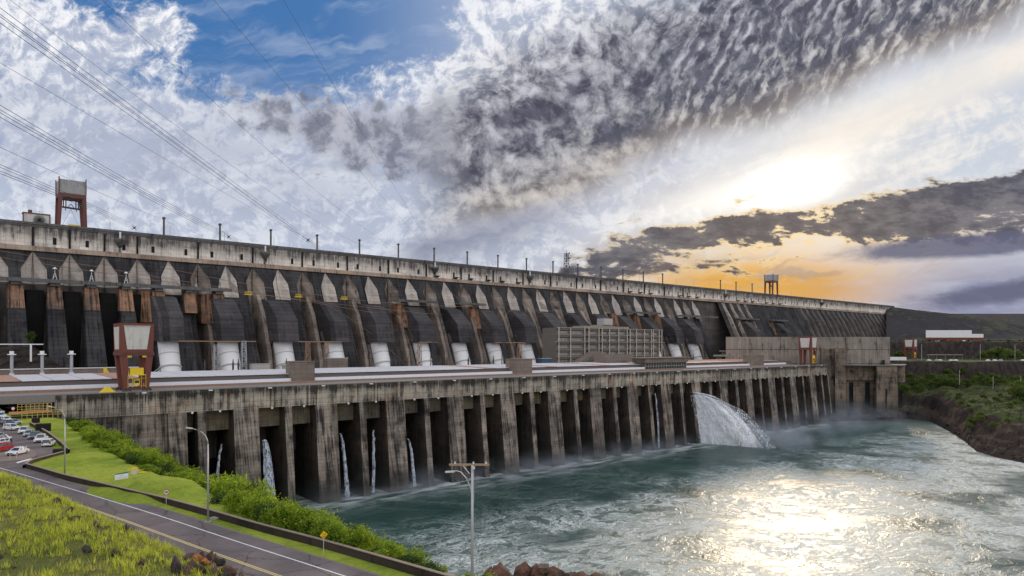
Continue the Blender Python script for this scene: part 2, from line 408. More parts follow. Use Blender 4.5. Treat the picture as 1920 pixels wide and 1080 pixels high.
for i, k in enumerate(ks):
    a = gs[i]
    if a > 690: break
    rows = []
    if k in plain_k:                        # shallow pale panel above a penstock hood
        for z in (118, 113, 108, 103, 97, 94):
            w_ = gw(z)*.9; f = face(z); dpt = min(5.0, (DY-f)*.62+.4); rows.append([(a-w_, f, z), (a-w_*.25, f+dpt*.75, z), (a+w_*.35, f+dpt, z), (a+w_, f, z)])
        MB().grid(rows).build('pale_recess', M['stem_pale'], dam)
    else:
        for z in (118, 113, 108, 100, 90, 75, 60, 45, 30):
            w_ = gw(z); f = face(z); yc = DY+1.5
            rows.append([(a-w_-.01, f+.02, z), (a-w_*.86, f+(yc-f)*.30+.02, z), (a-w_*.10, yc-.6, z), (a-w_*.08, yc+1, z), (a+w_*.08, yc+1, z), (a+w_*.10, yc-.6, z), (a+w_*.86, f+(yc-f)*.30+.02, z), (a+w_+.01, f+.02, z)])
        cut = 4 if k < 4 else len(rows)
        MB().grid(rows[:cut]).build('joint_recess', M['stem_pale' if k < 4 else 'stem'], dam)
        if cut < len(rows): MB().grid(rows[cut-1:]).build('joint_recess', M['stem_dark'], dam)  # lower recess in the dark mix: shade below the platform put into colour
        if k >= 4:
            # inner column standing in the joint
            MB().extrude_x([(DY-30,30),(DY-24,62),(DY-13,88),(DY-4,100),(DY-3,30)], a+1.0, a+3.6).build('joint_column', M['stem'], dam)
    if k not in plain_k:
        MB().box(a-.45, a+.45, DY-.95, DY-.02, 120.62, 130.8).build('joint_gap', M['black'], dam)
for i in range(27):                         # small doorways along the crest wall
    x = 44.1+8.45+16.9*i+(0 if i % 2 else 1.5)
    if x > 690: break
    dr = MB().box(x-.85, x+.85, DY-.06, DY+.5, 122.2, 126.0).build('doorway', M['black'], dam)
    if i in (15,16,17,18,19,20) or i in (29,30,31): MB().hexa([(x-1.2,DY-.1,120.7),(x+2.6,DY-.1,120.7),(x+2.6,DY-.05,120.7),(x-1.2,DY-.05,120.7),(x-1.2,DY-4,122),(x+2.6,DY-4,122),(x+2.6,DY-.05,122.1),(x-1.2,DY-.05,122.1)]).build('balcony', M['crest_top'], dr)
for i in range(27, 56):
    x = 44.1+8.45+16.9*i
    dr = MB().box(x-.85, x+.85, DY-.06, DY+.5, 122.2, 126.0).build('doorway', M['black'], dam)
    if i in (29,30,31,34,35,36,41,42,43,45,46,47): MB().hexa([(x-1.2,DY-.1,120.7),(x+2.6,DY-.1,120.7),(x+2.6,DY-.05,120.7),(x-1.2,DY-.05,120.7),(x-1.2,DY-4.5,122),(x+2.6,DY-4.5,122),(x+2.6,DY-.05,122.1),(x-1.2,DY-.05,122.1)]).build('balcony', M['crest_top'], dr)
# right hand section: dark slope without penstocks, then narrow ribs
MB().grid([[(703, face(z), z), (SR, face(z), z)] for z in (118, 96, 70, 30)]).build('slope_face', M['slab'], dam)
for x in list(range(715, 770, 16))+list(range(905, 1222, 16)):
    rows = []
    for z in (118, 112, 100, 80, 60, 40):
        w_ = min(2.4, (118-z)*.2+.05); f = face(z)
        rows.append([(x-3.2, f-.05, z), (x-w_, f-min(3.2, (118-z)*.2), z), (x+w_*.3, f-min(3.2, (118-z)*.2), z), (x+3.2, f-.05, z)])
    MB().grid(rows).build('rib', M['stem' if x < 800 else 'stem_dark'], dam)
# penstock hoods and pipes
for i, x in enumerate(PEN+[738, 812]):
    hw = 6.6; blank = i >= len(PEN)
    zb = 66 if blank else 69
    prof = [(443, 97), (431, 94.5), (417, 83), (414, zb), (432, zb), (446, 80)]
    h = MB().extrude_x(prof, x-hw, x+hw).build('penstock_hood', M['hood'], dam)
    if i in (0, 1, 5, 7, 12, 13, 14) or blank:
        MB().hexa([(x-hw-4.5,438,80),(x-hw-.05,430,80),(x-hw-.05,444,80),(x-hw-4.5,446,80),(x-hw-4.5,438.5,98),(x-hw-.05,436,98),(x-hw-.05,446,98),(x-hw-4.5,446,98)]).build('stained_shoulder', M['slab_rust'], dam)
    if blank: continue
    # round collar under the hood
    arc = [(x+6.9*math.cos(t), 0, 6.9*math.sin(t)) for t in [math.pi*j/10 for j in range(11)]]
    p0, p1, p2 = Vector((x, 425, 71)), Vector((x, 419, 62)), Vector((x, 414, 48))
    MB().tube([(x, 429, 75.5), (x, 425.0, 69.2)], 6.9, 20).build('collar', M['stem_dark'], h)
    pa, pb = Vector((x, 427.5, 75)), Vector((x, 413.5, 40)); dv = (pb-pa).normalized()
    pp = MB().tube([pa, pa.lerp(pb, .5), pb], 5.75, 28, cap=False).build('penstock', M['white'], dam, smooth=True)
    for t_, r_, w_ in ((7.5, 5.85, .3), (15, 5.95, .4), (22.5, 6.3, .8)):
        MB().tube([pa+dv*t_, pa+dv*(t_+w_)], r_, 28).build('flange', M['seam'], pp)
    MB().bar((x-6.2, 414, 53.2), (x-9.5, 411, 51), .5, .5).bar((x-6.2, 414, 54.5), (x-9.8, 411, 52.5), .25).build('pipe_support', M['seam'], pp)
# service platform on the left and short ones further right, with rust stained heads below
def platform(x0, x1, z, y0=434, y1=440):
    p = MB().box(x0, x1, y0, y1, z-1.2, z).box(x0, x1, y0-.4, y0-.003, z-1.6, z+.35).build('service_platform', M['crest_top'], dam)
    return p
PZ = 101.5
platform(14, 144, PZ)
platform(262, 298, PZ-1); platform(318, 345, PZ-1); platform(520, 575, PZ-1); platform(610, 680, PZ-2)
platform(725, 770, PZ-2); platform(800, 840, PZ-2)
for j, k in enumerate(range(-1, 6)):
    x = 44.1+8.45+16.9*k-.2
    MB().hexa([(x-3.6,431.5,86),(x+3.6,431.5,86),(x+3.6,445,86),(x-3.6,445,86),(x-3.2,436.5,98.5),(x+3.2,436.5,98.5),(x+3.2,448,98.5),(x-3.2,448,98.5)]).build('stained_pier_head', M['slab_rust'], dam)
    MB().box(x-2.2, x+2.2, 434.6, 441, 98.4, PZ-1.25).build('bearing_block', M['crest_top'], dam)
    if k < 4:
        MB().hexa([(x-4.9,face(48)-7,40),(x+4.9,face(48)-7,40),(x+4.9,430,40),(x-4.9,430,40),(x-3.75,431,86),(x+3.75,431,86),(x+3.75,440,86),(x-3.75,440,86)]).build('buttress_foot', M['slab'], dam)
        MB().box(x+4.6, x+12.3, 438, 447, 30, 96).build('recess_shade', M['bay'], dam)  # near-black block filling the recess in place of its shade

# ---------------------------------------------------------------- the powerhouse
PY = 274.5; DZ = 49.7; OZ = 41.4
ph = thing('powerhouse', 'long concrete powerhouse with deep outlet bays between piers, standing in the river below the dam', 'powerhouse', (360, PY, 0))
S0 = 125.7; PW = 34.0; NU = 14
END = 601.0; LEFT = 33.0
MB().box(LEFT, END, PY, PY+3, OZ, DZ).build('deck_wall', M['fascia'], ph)
MB().box(-60, END, PY+.02, PY+21, DZ+.004, DZ+.35).box(-60, LEFT-.05, PY-.3, PY+3, DZ-2.2, DZ).build('crane_deck', M['deck'], ph)
MB().box(-60, 565, PY+14, PY+15, DZ+.354, DZ+1.25).build('rail_beam', M['rustbeam'], ph)
MB().box(-60, 560, PY+16.5, PY+17.2, DZ+.354, DZ+2.5).build('white_parapet', M['whitewall'], ph)
MB().box(-60, 575, PY+20, PY+20.6, DZ+.358, 53.6).build('roof_fascia', M['roofgap'], ph)
MB().box(-60, LEFT-.01, PY+20.7, 337, 48.0, 53.5).box(LEFT, 575, PY+20.7, 337, 20, 53.5).build('machine_hall', M['stem_dark'], ph)
# a solid end block on the left, then piers and bays
def front(z): return PY-(OZ-z)*.105
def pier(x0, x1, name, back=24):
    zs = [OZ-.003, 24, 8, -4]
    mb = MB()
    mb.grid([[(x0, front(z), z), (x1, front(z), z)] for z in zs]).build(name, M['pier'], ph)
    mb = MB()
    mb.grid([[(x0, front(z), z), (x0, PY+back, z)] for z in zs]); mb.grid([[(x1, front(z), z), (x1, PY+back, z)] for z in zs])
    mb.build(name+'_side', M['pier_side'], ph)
MB().box(LEFT, 73, PY+.6, PY+24, -4, OZ-.005).build('end_wall', M['pier'], ph)
pier(68.0, 74.5, 'end_pier')
bays = []
x = S0-2*PW
for u_ in range(-2, NU):
    x0 = S0+u_*PW
    if u_ >= -1: pier(x0, x0+9.8, 'pier')
    if u_ == -2: bays.append((74.5, x0+20.6))
    else: bays.append((x0+9.8, x0+20.6))
    pier(x0+20.6, x0+23.6, 'narrow_pier')
    bays.append((x0+23.6, x0+34))
pier(S0+NU*PW-.8, S0+NU*PW+1.2, 'narrow_pier')
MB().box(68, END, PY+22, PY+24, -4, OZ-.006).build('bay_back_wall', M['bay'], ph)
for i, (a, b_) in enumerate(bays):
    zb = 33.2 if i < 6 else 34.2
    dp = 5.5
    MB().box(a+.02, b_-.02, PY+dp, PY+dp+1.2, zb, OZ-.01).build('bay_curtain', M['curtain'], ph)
    MB().box((a+b_)/2-.35, (a+b_)/2+.35, PY-.5, PY-.01, OZ-.6, OZ+.1).build('bay_lamp', M['white'], ph)
# roof sheets
for i, (a, b_) in enumerate([(-12+9.4*j, -12+9.4*j+9.0) for j in range(62)]):
    if b_ > 560: break
    mname = 'roof_zinc'
    MB().hexa([(a,PY+19.4,53.9),(b_,PY+19.4,53.9),(b_,336,54.6),(a,336,54.6),(a,PY+19.4,54.15),(b_,PY+19.4,54.15),(b_,336,54.85),(a,336,54.85)]).build('roof_sheet', None or M.setdefault('zinc%d' % (0 if (430 < a or i in (2,3,7) or (i > 22 and i % 5 == 1)) else 1), plain('rusting_zinc' if (430 < a or i in (2,3,7) or (i > 22 and i % 5 == 1)) else 'bright_zinc', (.50,.29,.21) if (430 < a or i in (2,3,7) or (i > 22 and i % 5 == 1)) else (.66,.64,.65), .55, .0, var=.3, sc=.35, dirt=.2)), ph)
def stair(xa, xb, y0, y1, z1, nm='stair_tower'):
    o = MB().box(xa, xb, y0, y1, DZ+.36, z1).box(xa-.3, xb+.3, y0-.3, y1+.3, z1, z1+.35).build(nm, M['tower'], ph)
    return o
a = on_y(546, 291).x; stair(a, a+10.5, 290, 297, 59.3)
a = on_y(961, 291).x; stair(a, a+14, 290, 297, 58.8)
a = on_y(1406, 291).x; stair(a, a+20, 290, 297, 58.6)
for j in range(24):                          # small floodlights under the deck edge
    xx = 60+j*23.0
    MB().box(xx-.7, xx+.7, PY-.9, PY-.02, DZ-.5, DZ-.1).build('edge_lamp', M['white'], ph)

# abutment block that closes the powerhouse on the right
ab = thing('abutment_block', 'tall ribbed concrete end block rising from the river right of the outlet bays', 'building', tuple(on_z(1560, 700, 0)*0+Vector((620, 262, 0))))
ZB = 612.0
def wallpt(x, Z=ZB): q_ = at_d(x, 649, Z); return (q_.x, q_.y)
A0, A1, A2 = wallpt(1361), wallpt(1643), wallpt(1669, 618)
MB().prism([A0, A1, A2, (760, 430), (690, 430)], DZ-.5, 74.6).build('upper_wall', M['panel'], ab)
B0, B1 = wallpt(1552, 606), wallpt(1692, 606)
MB().prism([wallpt(1566, 604), wallpt(1586, 604), wallpt(1588, 616), wallpt(1566, 616)], 4, 64.5).build('pilaster', M['block'], ab)
MB().prism([wallpt(1540, 609.5), wallpt(1572, 609.5), wallpt(1572, 616), wallpt(1540, 616)], 4, 64).build('shoulder', M['block'], ab)
MB().prism([wallpt(1583, 609), wallpt(1643, 609), (700, 300), (660, 330)], 36, DZ-.51).build('lower_wall', M['block'], ab)
MB().prism([wallpt(1583, 613), wallpt(1645, 613), (700, 300), (660, 330)], 4, 35.99).build('recessed_wall', M['block'], ab)
for xx, w_ in ((1592, 8), (1622, 9)):
    MB().prism([wallpt(xx, 612.9), wallpt(xx+w_, 612.9), wallpt(xx+w_+1, 613.5), wallpt(xx, 613.5)], 5, 34).build('slot', M['black'], ab)
MB().prism([wallpt(1600, 610.5), wallpt(1618, 610.5), wallpt(1618, 614), wallpt(1600, 614)], 5, 30).build('rib_wall', M['block'], ab)
MB().prism([wallpt(1643.3, 600), wallpt(1682, 600), wallpt(1684, 622), wallpt(1643.3, 622)], 4, DZ-.8).build('right_pier', M['block'], ab)
MB().prism([wallpt(1660, 599.8), wallpt(1663, 599.8), wallpt(1663, 600.5), wallpt(1660, 600.5)], 8, 29).build('slot', M['black'], ab)
MB().prism([wallpt(1582, 599), wallpt(1697, 599), wallpt(1700, 635), wallpt(1582, 635)], DZ-.79, DZ).build('ledge_slab', M['crest_top'], ab)
MB().prism([wallpt(1684.5, 610), wallpt(1697, 610), wallpt(1697, 630), wallpt(1684.5, 630)], 34, DZ-.8).build('side_frame', M['block'], ab)
MB().prism([wallpt(1655, 611), wallpt(1659, 611), wallpt(1659, 619), wallpt(1655, 619)], DZ+.1, 54).build('gateway', M['black'], ab)

# water
def water_mat():
    m, g, b = newmat('river_water'); P, (x, y, z) = g.pos()
    wv = g.noise(P, .018, 3, .5, col=True); wv2 = g.noise(P, .07, 3, .55, col=True); wv3 = g.noise(P, .3, 2, .5, col=True)
    q1 = g.vadd(P, g.vadd(g.mul(wv, 60.0), g.vadd(g.mul(wv2, 22.0), g.mul(wv3, 3.0))))
    qx, qy, _z = g.sep(q1); st = g.vec(qx*.5, qy, 0)
    n1 = g.noise(st, .065, 7, .66); n2 = g.noise(st, .19, 6, .66); n3 = g.noise(st, .6, 5, .68)
    l1 = (n1-.5).abs().ss(.022, .0); l2 = (n2-.5).abs().ss(.026, .0); l3 = (n3-.5).abs().ss(.035, .0)
    zone = g.noise(P, .011, 3, .5); cal = g.noise(P, .028, 3, .5)
    mid = y.ss(228, 175)*.88+.12
    lace = (l1*.7+l2*.75+l3*.55*n2.ss(.42, .6))*cal.ss(.34, .52)
    milk = (n3*.6+n2*.6).ss(.56, .78)*cal.ss(.40, .58)*.42
    foot = y.ss(246, 268)*g.noise(g.vec(x*.05, y*.16, 0), 1, 4, .6).ss(.42, .62)*.75
    wake = (g.noise(g.vec(x*.07+y*.05, y*.012, 0), 1, 4, .6).ss(.52, .70))*y.ss(195, 250)*.35*l3.max(.25)
    foam = ((lace+milk)*mid+foot+wake).clamp()
    c = g.mix(zone.ss(.35, .65), (.010, .040, .033), (.026, .070, .055))
    c = g.mix(y.ss(225, 120)*(cal*.7+n2*.5).ss(.40, .64)*.75, c, (.34, .37, .33))
    c = g.mix(foam*.9, c, (.66, .72, .70))
    g.link(c, b.inputs['Base Color']); g.link(foam*.4+.32, b.inputs['Roughness']); b.inputs['Specular IOR Level'].default_value = .27
    b.inputs['IOR'].default_value = 1.33
    b1 = g.noise(st, .16, 3, .5); b2 = g.noise(g.vec(qx*.35, qy*.8, 0), 1, 4, .6); b3 = g.noise(g.vec(x*1.4, y*2.4, 0), 1, 3, .6)
    g.link(g.bump(b1*1.1+b2*.36+b3*.09+foam*.15, .5, 1.2), b.inputs['Normal'])
    return m
M['water'] = water_mat()
MB().grid([[(-60+i*40, j*40-400, 0) for i in range(46)] for j in range(19)]).build('river', M['water']); tag(bpy.data.objects['river'], kind='structure')

# ---------------------------------------------------------------- left bank: road, lawn, hillside
GZ = 44.3
def pl(pts, z=GZ): return [on_z(x, y, z).to_2d() for x, y in pts]
Wl = pl([(-160,840),(-60,862),(16.7,883),(90,905),(164,927),(240,950),(314,973),(390,999),(472,1026),(560,1054),(640,1080),(760,1119),(900,1166),(1100,1235)])
def resample(P, n):
    P = [Vector(p) for p in P]; L = [0]
    for a, b in zip(P, P[1:]): L.append(L[-1]+(b-a).length)
    out = []
    for i in range(n):
        t = L[-1]*i/(n-1); k = max(j for j in range(len(L)) if L[j] <= t+1e-6); k = min(k, len(P)-2)
        out.append(P[k].lerp(P[k+1], (t-L[k])/(L[k+1]-L[k])))
    return out
def smooth(P, it=6):
    for _ in range(it): P = [P[0]]+[(P[i-1]+P[i]*2+P[i+1])/4 for i in range(1, len(P)-1)]+[P[-1]]
    return P
def offset(P, d):                            # positive: towards the water
    out = []
    for i, p in enumerate(P):
        t = (P[min(i+1, len(P)-1)]-P[max(i-1, 0)]).normalized(); out.append(p+Vector((-t.y, t.x))*d)
    return out
Wc = smooth(resample(Wl, 80), 10)
Nn = offset(Wc, -7.2)                        # near edge of the asphalt
Ed = smooth(resample(pl([(-40,772),(60,775),(100,782),(150,815),(200,850),(260,876),(330,900),(390,928),(440,957),(500,980),(605,1014),(730,1051),(850,1087),(950,1118),(1150,1180),(1400,1260)]), 90), 3)
def sdist(P, X, Y):                          # signed distance in plan, positive on the water side
    A = np.array([(p.x, p.y) for p in P]); best = np.full(X.shape, 1e9); sg = np.ones(X.shape)
    for i in range(len(A)-1):
        a, b = A[i], A[i+1]; ab = b-a; L2 = (ab**2).sum()
        t = np.clip(((X-a[0])*ab[0]+(Y-a[1])*ab[1])/L2, 0, 1); qx = a[0]+t*ab[0]-X; qy = a[1]+t*ab[1]-Y
        dd_ = qx*qx+qy*qy; c = ab[0]*(Y-a[1])-ab[1]*(X-a[0]); m_ = dd_ < best
        best = np.where(m_, dd_, best); sg = np.where(m_, np.sign(c), sg)
    return np.sqrt(best)*sg
_rs = np.random.RandomState(3)
_G = _rs.rand(64, 64)
def vnoise(X, Y, sc):                        # smooth value noise
    x = X*sc; y = Y*sc; xi = np.floor(x).astype(int); yi = np.floor(y).astype(int); fx = x-xi; fy = y-yi
    fx = fx*fx*(3-2*fx); fy = fy*fy*(3-2*fy)
    g_ = lambda a, b: _G[a % 64, b % 64]
    return (g_(xi,yi)*(1-fx)+g_(xi+1,yi)*fx)*(1-fy)+(g_(xi,yi+1)*(1-fx)+g_(xi+1,yi+1)*fx)*fy
def fbm(X, Y, sc, n=4):
    r = 0; a = .5
    for i in range(n): r = r+a*vnoise(X+17*i, Y-9*i, sc*2**i); a *= .5
    return r
MOUNDS = [(on_z(268, 912, GZ), 1.5, 4.5), (on_z(318, 926, GZ), 1.4, 4), (on_z(345, 915, GZ), .8, 6), (on_z(160, 858, GZ), .6, 6)]
def ground(X, Y):
    X = np.atleast_1d(np.asarray(X, float)); Y = np.atleast_1d(np.asarray(Y, float))
    dE = sdist(Ed, X, Y); dN = -sdist(Nn, X, Y)
    z = np.full(X.shape, GZ)
    k = np.clip((Y-120)/80, 0, 1); dd_ = np.maximum(dE, 0)
    z = z-dd_*(.72*(1-k)+.34*k)-np.maximum(dd_-10, 0)*(.6*(1-k)+.25*k)-np.maximum(dd_-70, 0)*1.0
    for c, h, r in MOUNDS: z = z+h*np.exp(-((X-c.x)**2+(Y-c.y)**2)/r**2)
    lawn = (dE < 0) & (dN < 0)
    far = np.clip(1-(Y-20)/60, 0, 1)
    dn = np.maximum(dN-.4, 0)
    along = np.clip((X*CA+Y*SA-48)/40, 0, 1)     # higher to the left and far side
    amp = 2.7+3.4*along
    z = z+np.where(dn > 0, amp*(1-np.exp(-dn/2.6))+.03*dn+(fbm(X, Y, .16)-.45)*1.3*np.clip(dn/4, 0, 1)+(fbm(X, Y, .7, 3)-.4)*.5*np.clip(dn/2, 0, 1), 0)
    z = z+np.where(dE > 0, (fbm(X, Y, .1)-.45)*3.0*np.clip(dE/8, 0, 1), 0)
    z = np.where((X > 33) & (Y > 272), -6, z)
    return np.maximum(z, -6)
def gz(x, y): return float(ground(x, y)[0])
def heightfield(x0, x1, y0, y1, st):
    xs = np.arange(x0, x1+st, st); ys = np.arange(y0, y1+st, st); X, Y = np.meshgrid(xs, ys); Z = ground(X.ravel(), Y.ravel())
    return X.ravel(), Y.ravel(), Z, len(xs), len(ys)
def np_mesh(name, V, Fq, m, smooth_=True):
    me = bpy.data.meshes.new(name); me.vertices.add(len(V)); me.vertices.foreach_set('co', np.asarray(V, np.float32).ravel())
    n = Fq.shape[1]; me.loops.add(len(Fq)*n); me.polygons.add(len(Fq))
    me.loops.foreach_set('vertex_index', Fq.astype(np.int32).ravel()); me.polygons.foreach_set('loop_start', np.arange(len(Fq), dtype=np.int32)*n)
    me.polygons.foreach_set('loop_total', np.full(len(Fq), n, np.int32)); me.update(calc_edges=True)
    if smooth_: me.polygons.foreach_set('use_smooth', [True]*len(Fq))
    me.materials.append(m); o = bpy.data.objects.new(name, me); COL.objects.link(o); return o
def grid_faces(nx, ny):
    i = np.arange(nx-1)[None, :]+np.arange(ny-1)[:, None]*nx; i = i.ravel(); return np.stack([i, i+1, i+nx+1, i+nx], 1)
def ground_mat(name, greens, soil, rock, slope=True, rocky=.5, sc=1.0):
    m, g, b = newmat(name); P, (x, y, z) = g.pos()
    n1 = g.noise(P, .12*sc, 5, .6); n2 = g.noise(P, .9*sc, 5, .65); n3 = g.noise(P, 4*sc, 4, .7)
    c = g.mix(n1.ss(.35, .62), greens[0], greens[1]); c = g.mix(n2.ss(.45, .7)*.6, c, greens[2])
    c = g.mix((n2*.6+n1*.6).ss(.60+.2*(1-rocky), .75+.2*(1-rocky)), c, soil)
    if slope:
        nn = g.new('ShaderNodeNewGeometry'); nz = g.sep(S(m.node_tree, nn.outputs['True Normal']))[2]
        v = g.noise(g.vec(x*.25, y*.25, z*.05), 1, 5, .65)
        rk = g.mix(v.ss(.35, .65), rock, tuple(q_*2.1 for q_ in rock)); rk = g.mul(rk, n2*.9+.5)
        c = g.mix((nz+n2*.25-.12).ss(.80, .62), c, rk)
    c = g.mul(c, n3*.7+.62)
    g.link(c, b.inputs['Base Color']); b.inputs['Roughness'].default_value = .95; b.inputs['Specular IOR Level'].default_value = .1
    g.link(g.bump(n3+n2*1.5, .7, .15), b.inputs['Normal'])
    return m
M['hill'] = ground_mat('grassy_soil', ((.11,.125,.03), (.19,.19,.05), (.07,.065,.025)), (.15,.10,.07), (.05,.036,.028), True, .6)
M['lawn'] = ground_mat('mown_lawn', ((.20,.27,.03), (.32,.37,.05), (.13,.19,.025)), (.26,.25,.07), (.05,.05,.03), False, .0, .8)
X, Y, Z, nx, ny = heightfield(-170, 240, -70, 300, 1.25)
fq = grid_faces(nx, ny)
dEv = sdist(Ed, X, Y); dNv = -sdist(Nn, X, Y)
V = np.stack([X, Y, Z], 1)
cen = fq[:, 0]
def sub(name, mask, m, kind='structure'):
    f = fq[mask[cen]]; used = np.unique(f); mp = np.zeros(len(V), int); mp[used] = np.arange(len(used))
    o = np_mesh(name, V[used], mp[f], m); o['kind'] = kind; return o
M['bank'] = ground_mat('bank_soil', ((.08,.12,.018), (.12,.17,.02), (.05,.07,.015)), (.10,.075,.05), (.05,.038,.03), True, .3)
sub('hillside', dNv > 0, M['hill'])
sub('lawn', (dNv <= 0) & (dEv < 1.5), M['lawn'])
sub('river_bank', (dNv <= 0) & (dEv >= 1.5) & (Z > -5.9), M['bank'])

# road, parking and painted lines, each a thin sheet above the one below
def asphalt():
    m, g, b = newmat('asphalt'); P, (x, y, z) = g.pos()
    n1 = g.noise(P, .15, 5, .6); n2 = g.noise(P, 2.5, 4, .7); n3 = g.noise(P, 22, 2, .6)
    c = g.mix(n1.ss(.38, .64), (.145,.120,.116), (.190,.158,.150)); ck = g.voro(g.vadd(P, g.mul(g.noise(P, .8, 4, .7, col=True), 1.6)), .16, 'DISTANCE_TO_EDGE').lt(.012); c = g.mul(c, (n2*.35+n3*.35+.65)*(ck*-.45+1))
    g.link(c, b.inputs['Base Color']); b.inputs['Roughness'].default_value = .85; b.inputs['Specular IOR Level'].default_value = .25
    g.link(g.bump(n3, .3, .02), b.inputs['Normal']); return m
M['asphalt'] = asphalt()
M['linewhite'] = plain('white_road_paint', (.78,.77,.74), .6, var=.12, sc=4); M['lineyellow'] = plain('yellow_road_paint', (.70,.56,.24), .6, var=.15, sc=4)
def strip(name, A, B, z, m, kind='structure', thick=0):
    mb = MB()
    if not thick: mb.grid([[(a.x, a.y, z), (b.x, b.y, z)] for a, b in zip(A, B)])
    else: mb.grid([[(a.x, a.y, z), (a.x, a.y, z+thick), (b.x, b.y, z+thick), (b.x, b.y, z)] for a, b in zip(A, B)])
    return struct(name, mb, m)
strip('road', offset(Wc, -9.9), offset(Wc, 2.0), GZ+.10, M['asphalt'])
strip('edge_line', offset(Wc, -.09), offset(Wc, .09), GZ+.106, M['linewhite'])
strip('centre_line', offset(Wc, -4.02), offset(Wc, -3.88), GZ+.106, M['lineyellow']); strip('centre_line', offset(Wc, -3.76), offset(Wc, -3.62), GZ+.106, M['lineyellow'])
def poly_flat(name, pts, z, m, zz=GZ, thick=None):
    P = pl(pts, zz); mb = MB()
    if thick: mb.prism([(p.x, p.y) for p in P], z-thick, z)
    else: mb.add([(p.x, p.y, z) for p in P], [tuple(range(len(P)))])
    return struct(name, mb, m)
poly_flat('parking_lot', [(-160,866),(-160,795),(-20,789),(18,792),(46,806),(70,822),(96,840),(128,846),(112,852),(66,866),(52,874),(80,885),(110,896),(60,898),(0,886)], GZ+.104, M['asphalt'])
poly_flat('upper_parking', [(-120,782),(-120,750),(70,750),(52,766),(30,771),(0,776)], GZ+.104, M['asphalt'])
M['kerb'] = plain('kerb_concrete', (.34,.31,.28), .9, var=.2); M['pave'] = plain('island_paving', (.21,.165,.14), .9, var=.25)
poly_flat('traffic_island', [(-120,872),(-120,846),(0,838),(40,838),(62,845),(69,852),(64,859),(44,864),(10,867),(-30,869)], GZ+.22, M['pave'], thick=.16)
for pts in ([(9,815),(11,814.5),(18.5,820),(22,819),(21.5,825),(14.5,823.5),(17,822.5)], [(30,868),(50,862),(49,860.5),(61,861),(52,866),(51,864.5),(33,869.5)]):
    poly_flat('lane_arrow', pts, GZ+.112, M['linewhite'])
for pts in ([(-20,878.5),(8,880.5),(8,882),(-20,880)], [(0,879.5),(6,880.5),(6,881.5),(0,880.5)]): pass
M['barrier'] = concrete('mossy_barrier_concrete', (.055,.042,.034), (.035,.028,.024), (.010,.009,.008), .55, 5, 4, .4, moss=.2)
M['coping'] = plain('barrier_coping', (.28,.22,.17), .9, var=.3, sc=1.5)
def wall_along(name, pts, h, th, label, cat, m=None, cop=True, z=GZ):
    P = smooth(resample(pl(pts), 50), 2); A = offset(P, 0); B = offset(P, th)
    t = thing(name, label, cat, (P[0].x, P[0].y, z)); mb = MB()
    mb.grid([[(a.x, a.y, z-1.0), (a.x, a.y, z+h), (b.x, b.y, z+h), (b.x, b.y, z-1.0)] for a, b in zip(A, B)])
    mb.build('wall_face', m or M['barrier'], t)
    if cop:
        A = offset(P, -.04); B = offset(P, th+.04)
        MB().grid([[(a.x, a.y, z+h+.004), (a.x, a.y, z+h+.09), (b.x, b.y, z+h+.09), (b.x, b.y, z+h+.004), (a.x, a.y, z+h+.004)] for a, b in zip(A, B)]).build('coping', M['coping'], t)
    return t
wall_along('barrier_wall', [(46,878),(80,888),(119,900),(170,912),(228,926),(311,946),(390,968),(480,995),(605,1028),(730,1065),(850,1101),(980,1140)], .85, .3, 'long low dark concrete barrier wall curving along the road edge', 'barrier wall')
wall_along('parking_wall', [(47,879),(55,872),(66,867.5),(95,860),(123,852),(131,848)], .7, .35, 'low wall with white painted top at the mouth of the parking lot', 'low wall', cop=True)
wall_along('parking_wall', [(131,850),(120,838),(105,826),(92,816),(75,806),(58,797)], .8, .35, 'low brown wall behind the row of parked cars beside the lawn', 'low wall')
struct('road_shoulder', MB().grid([[(a.x, a.y, GZ+.085), (b.x, b.y, GZ+.085)] for a, b in zip(offset(Wc, 1.9)[30:], offset(Wc, 2.35)[30:])]), M['pave'])

# ---------------------------------------------------------------- right bank, terraces and embankment
EX = [1500,1560,1700,1745,1790,1830,1870,1920,2100,2700]; EZ = [596,598,622,600,511,431,406,388,338,250]
RX = [1400,1660,1676,1715,1790,1850,1920,2100,2700]; RY = [577,575,577,582,590,601,613,630,640]
def right_z(x, Zc):
    e = np.interp(x, EX, EZ); d_ = Zc-e
    k = np.clip((x-1740)/70, 0, 1)
    za = np.interp(d_, [-30, -2, 3, 12, 38, 46, 120], [-8, -1, 6, 7.5, 9, 20, 33])
    zb = np.interp(d_, [-30, -2, 3, 15, 60, 95, 190, 330], [-8, -1, 2, 4.5, 13, 20, 24, 33])
    z = za*(1-k)+zb*k
    z = np.where(Zc > 700, np.maximum(z, 31), z)
    pe = 716+10*np.sin(x*.02)
    z = np.where(Zc > pe, np.minimum(z, 34)+np.clip((Zc-pe)/7, 0, 1)*16.4, z); z = np.where(Zc > pe+7, 50.2, z)
    ce = 870+8*np.sin(x*.05+1)
    z = np.where(Zc > ce, 50.2+np.clip((Zc-ce)/9, 0, 1)*22.3, z)
    ry = np.interp(x, RX, RY); top = CAMZ+(649-ry)*1140/F
    z = np.where(Zc > 985, 72.5+np.clip((Zc-985)/155, 0, 1)*(top-72.5), z)
    return z
xs = np.concatenate([np.linspace(1500, 1960, 116), np.linspace(1970, 2700, 40)]); zs = np.concatenate([np.linspace(236, 600, 130), np.linspace(602, 740, 60), np.linspace(745, 900, 40), np.linspace(905, 988, 14)])
XX, ZZ = np.meshgrid(xs, zs); XX = XX.ravel(); ZZ = ZZ.ravel(); Xc = (XX-960)/F*ZZ; wx = ZZ*CA+Xc*SA; wy = ZZ*SA-Xc*CA
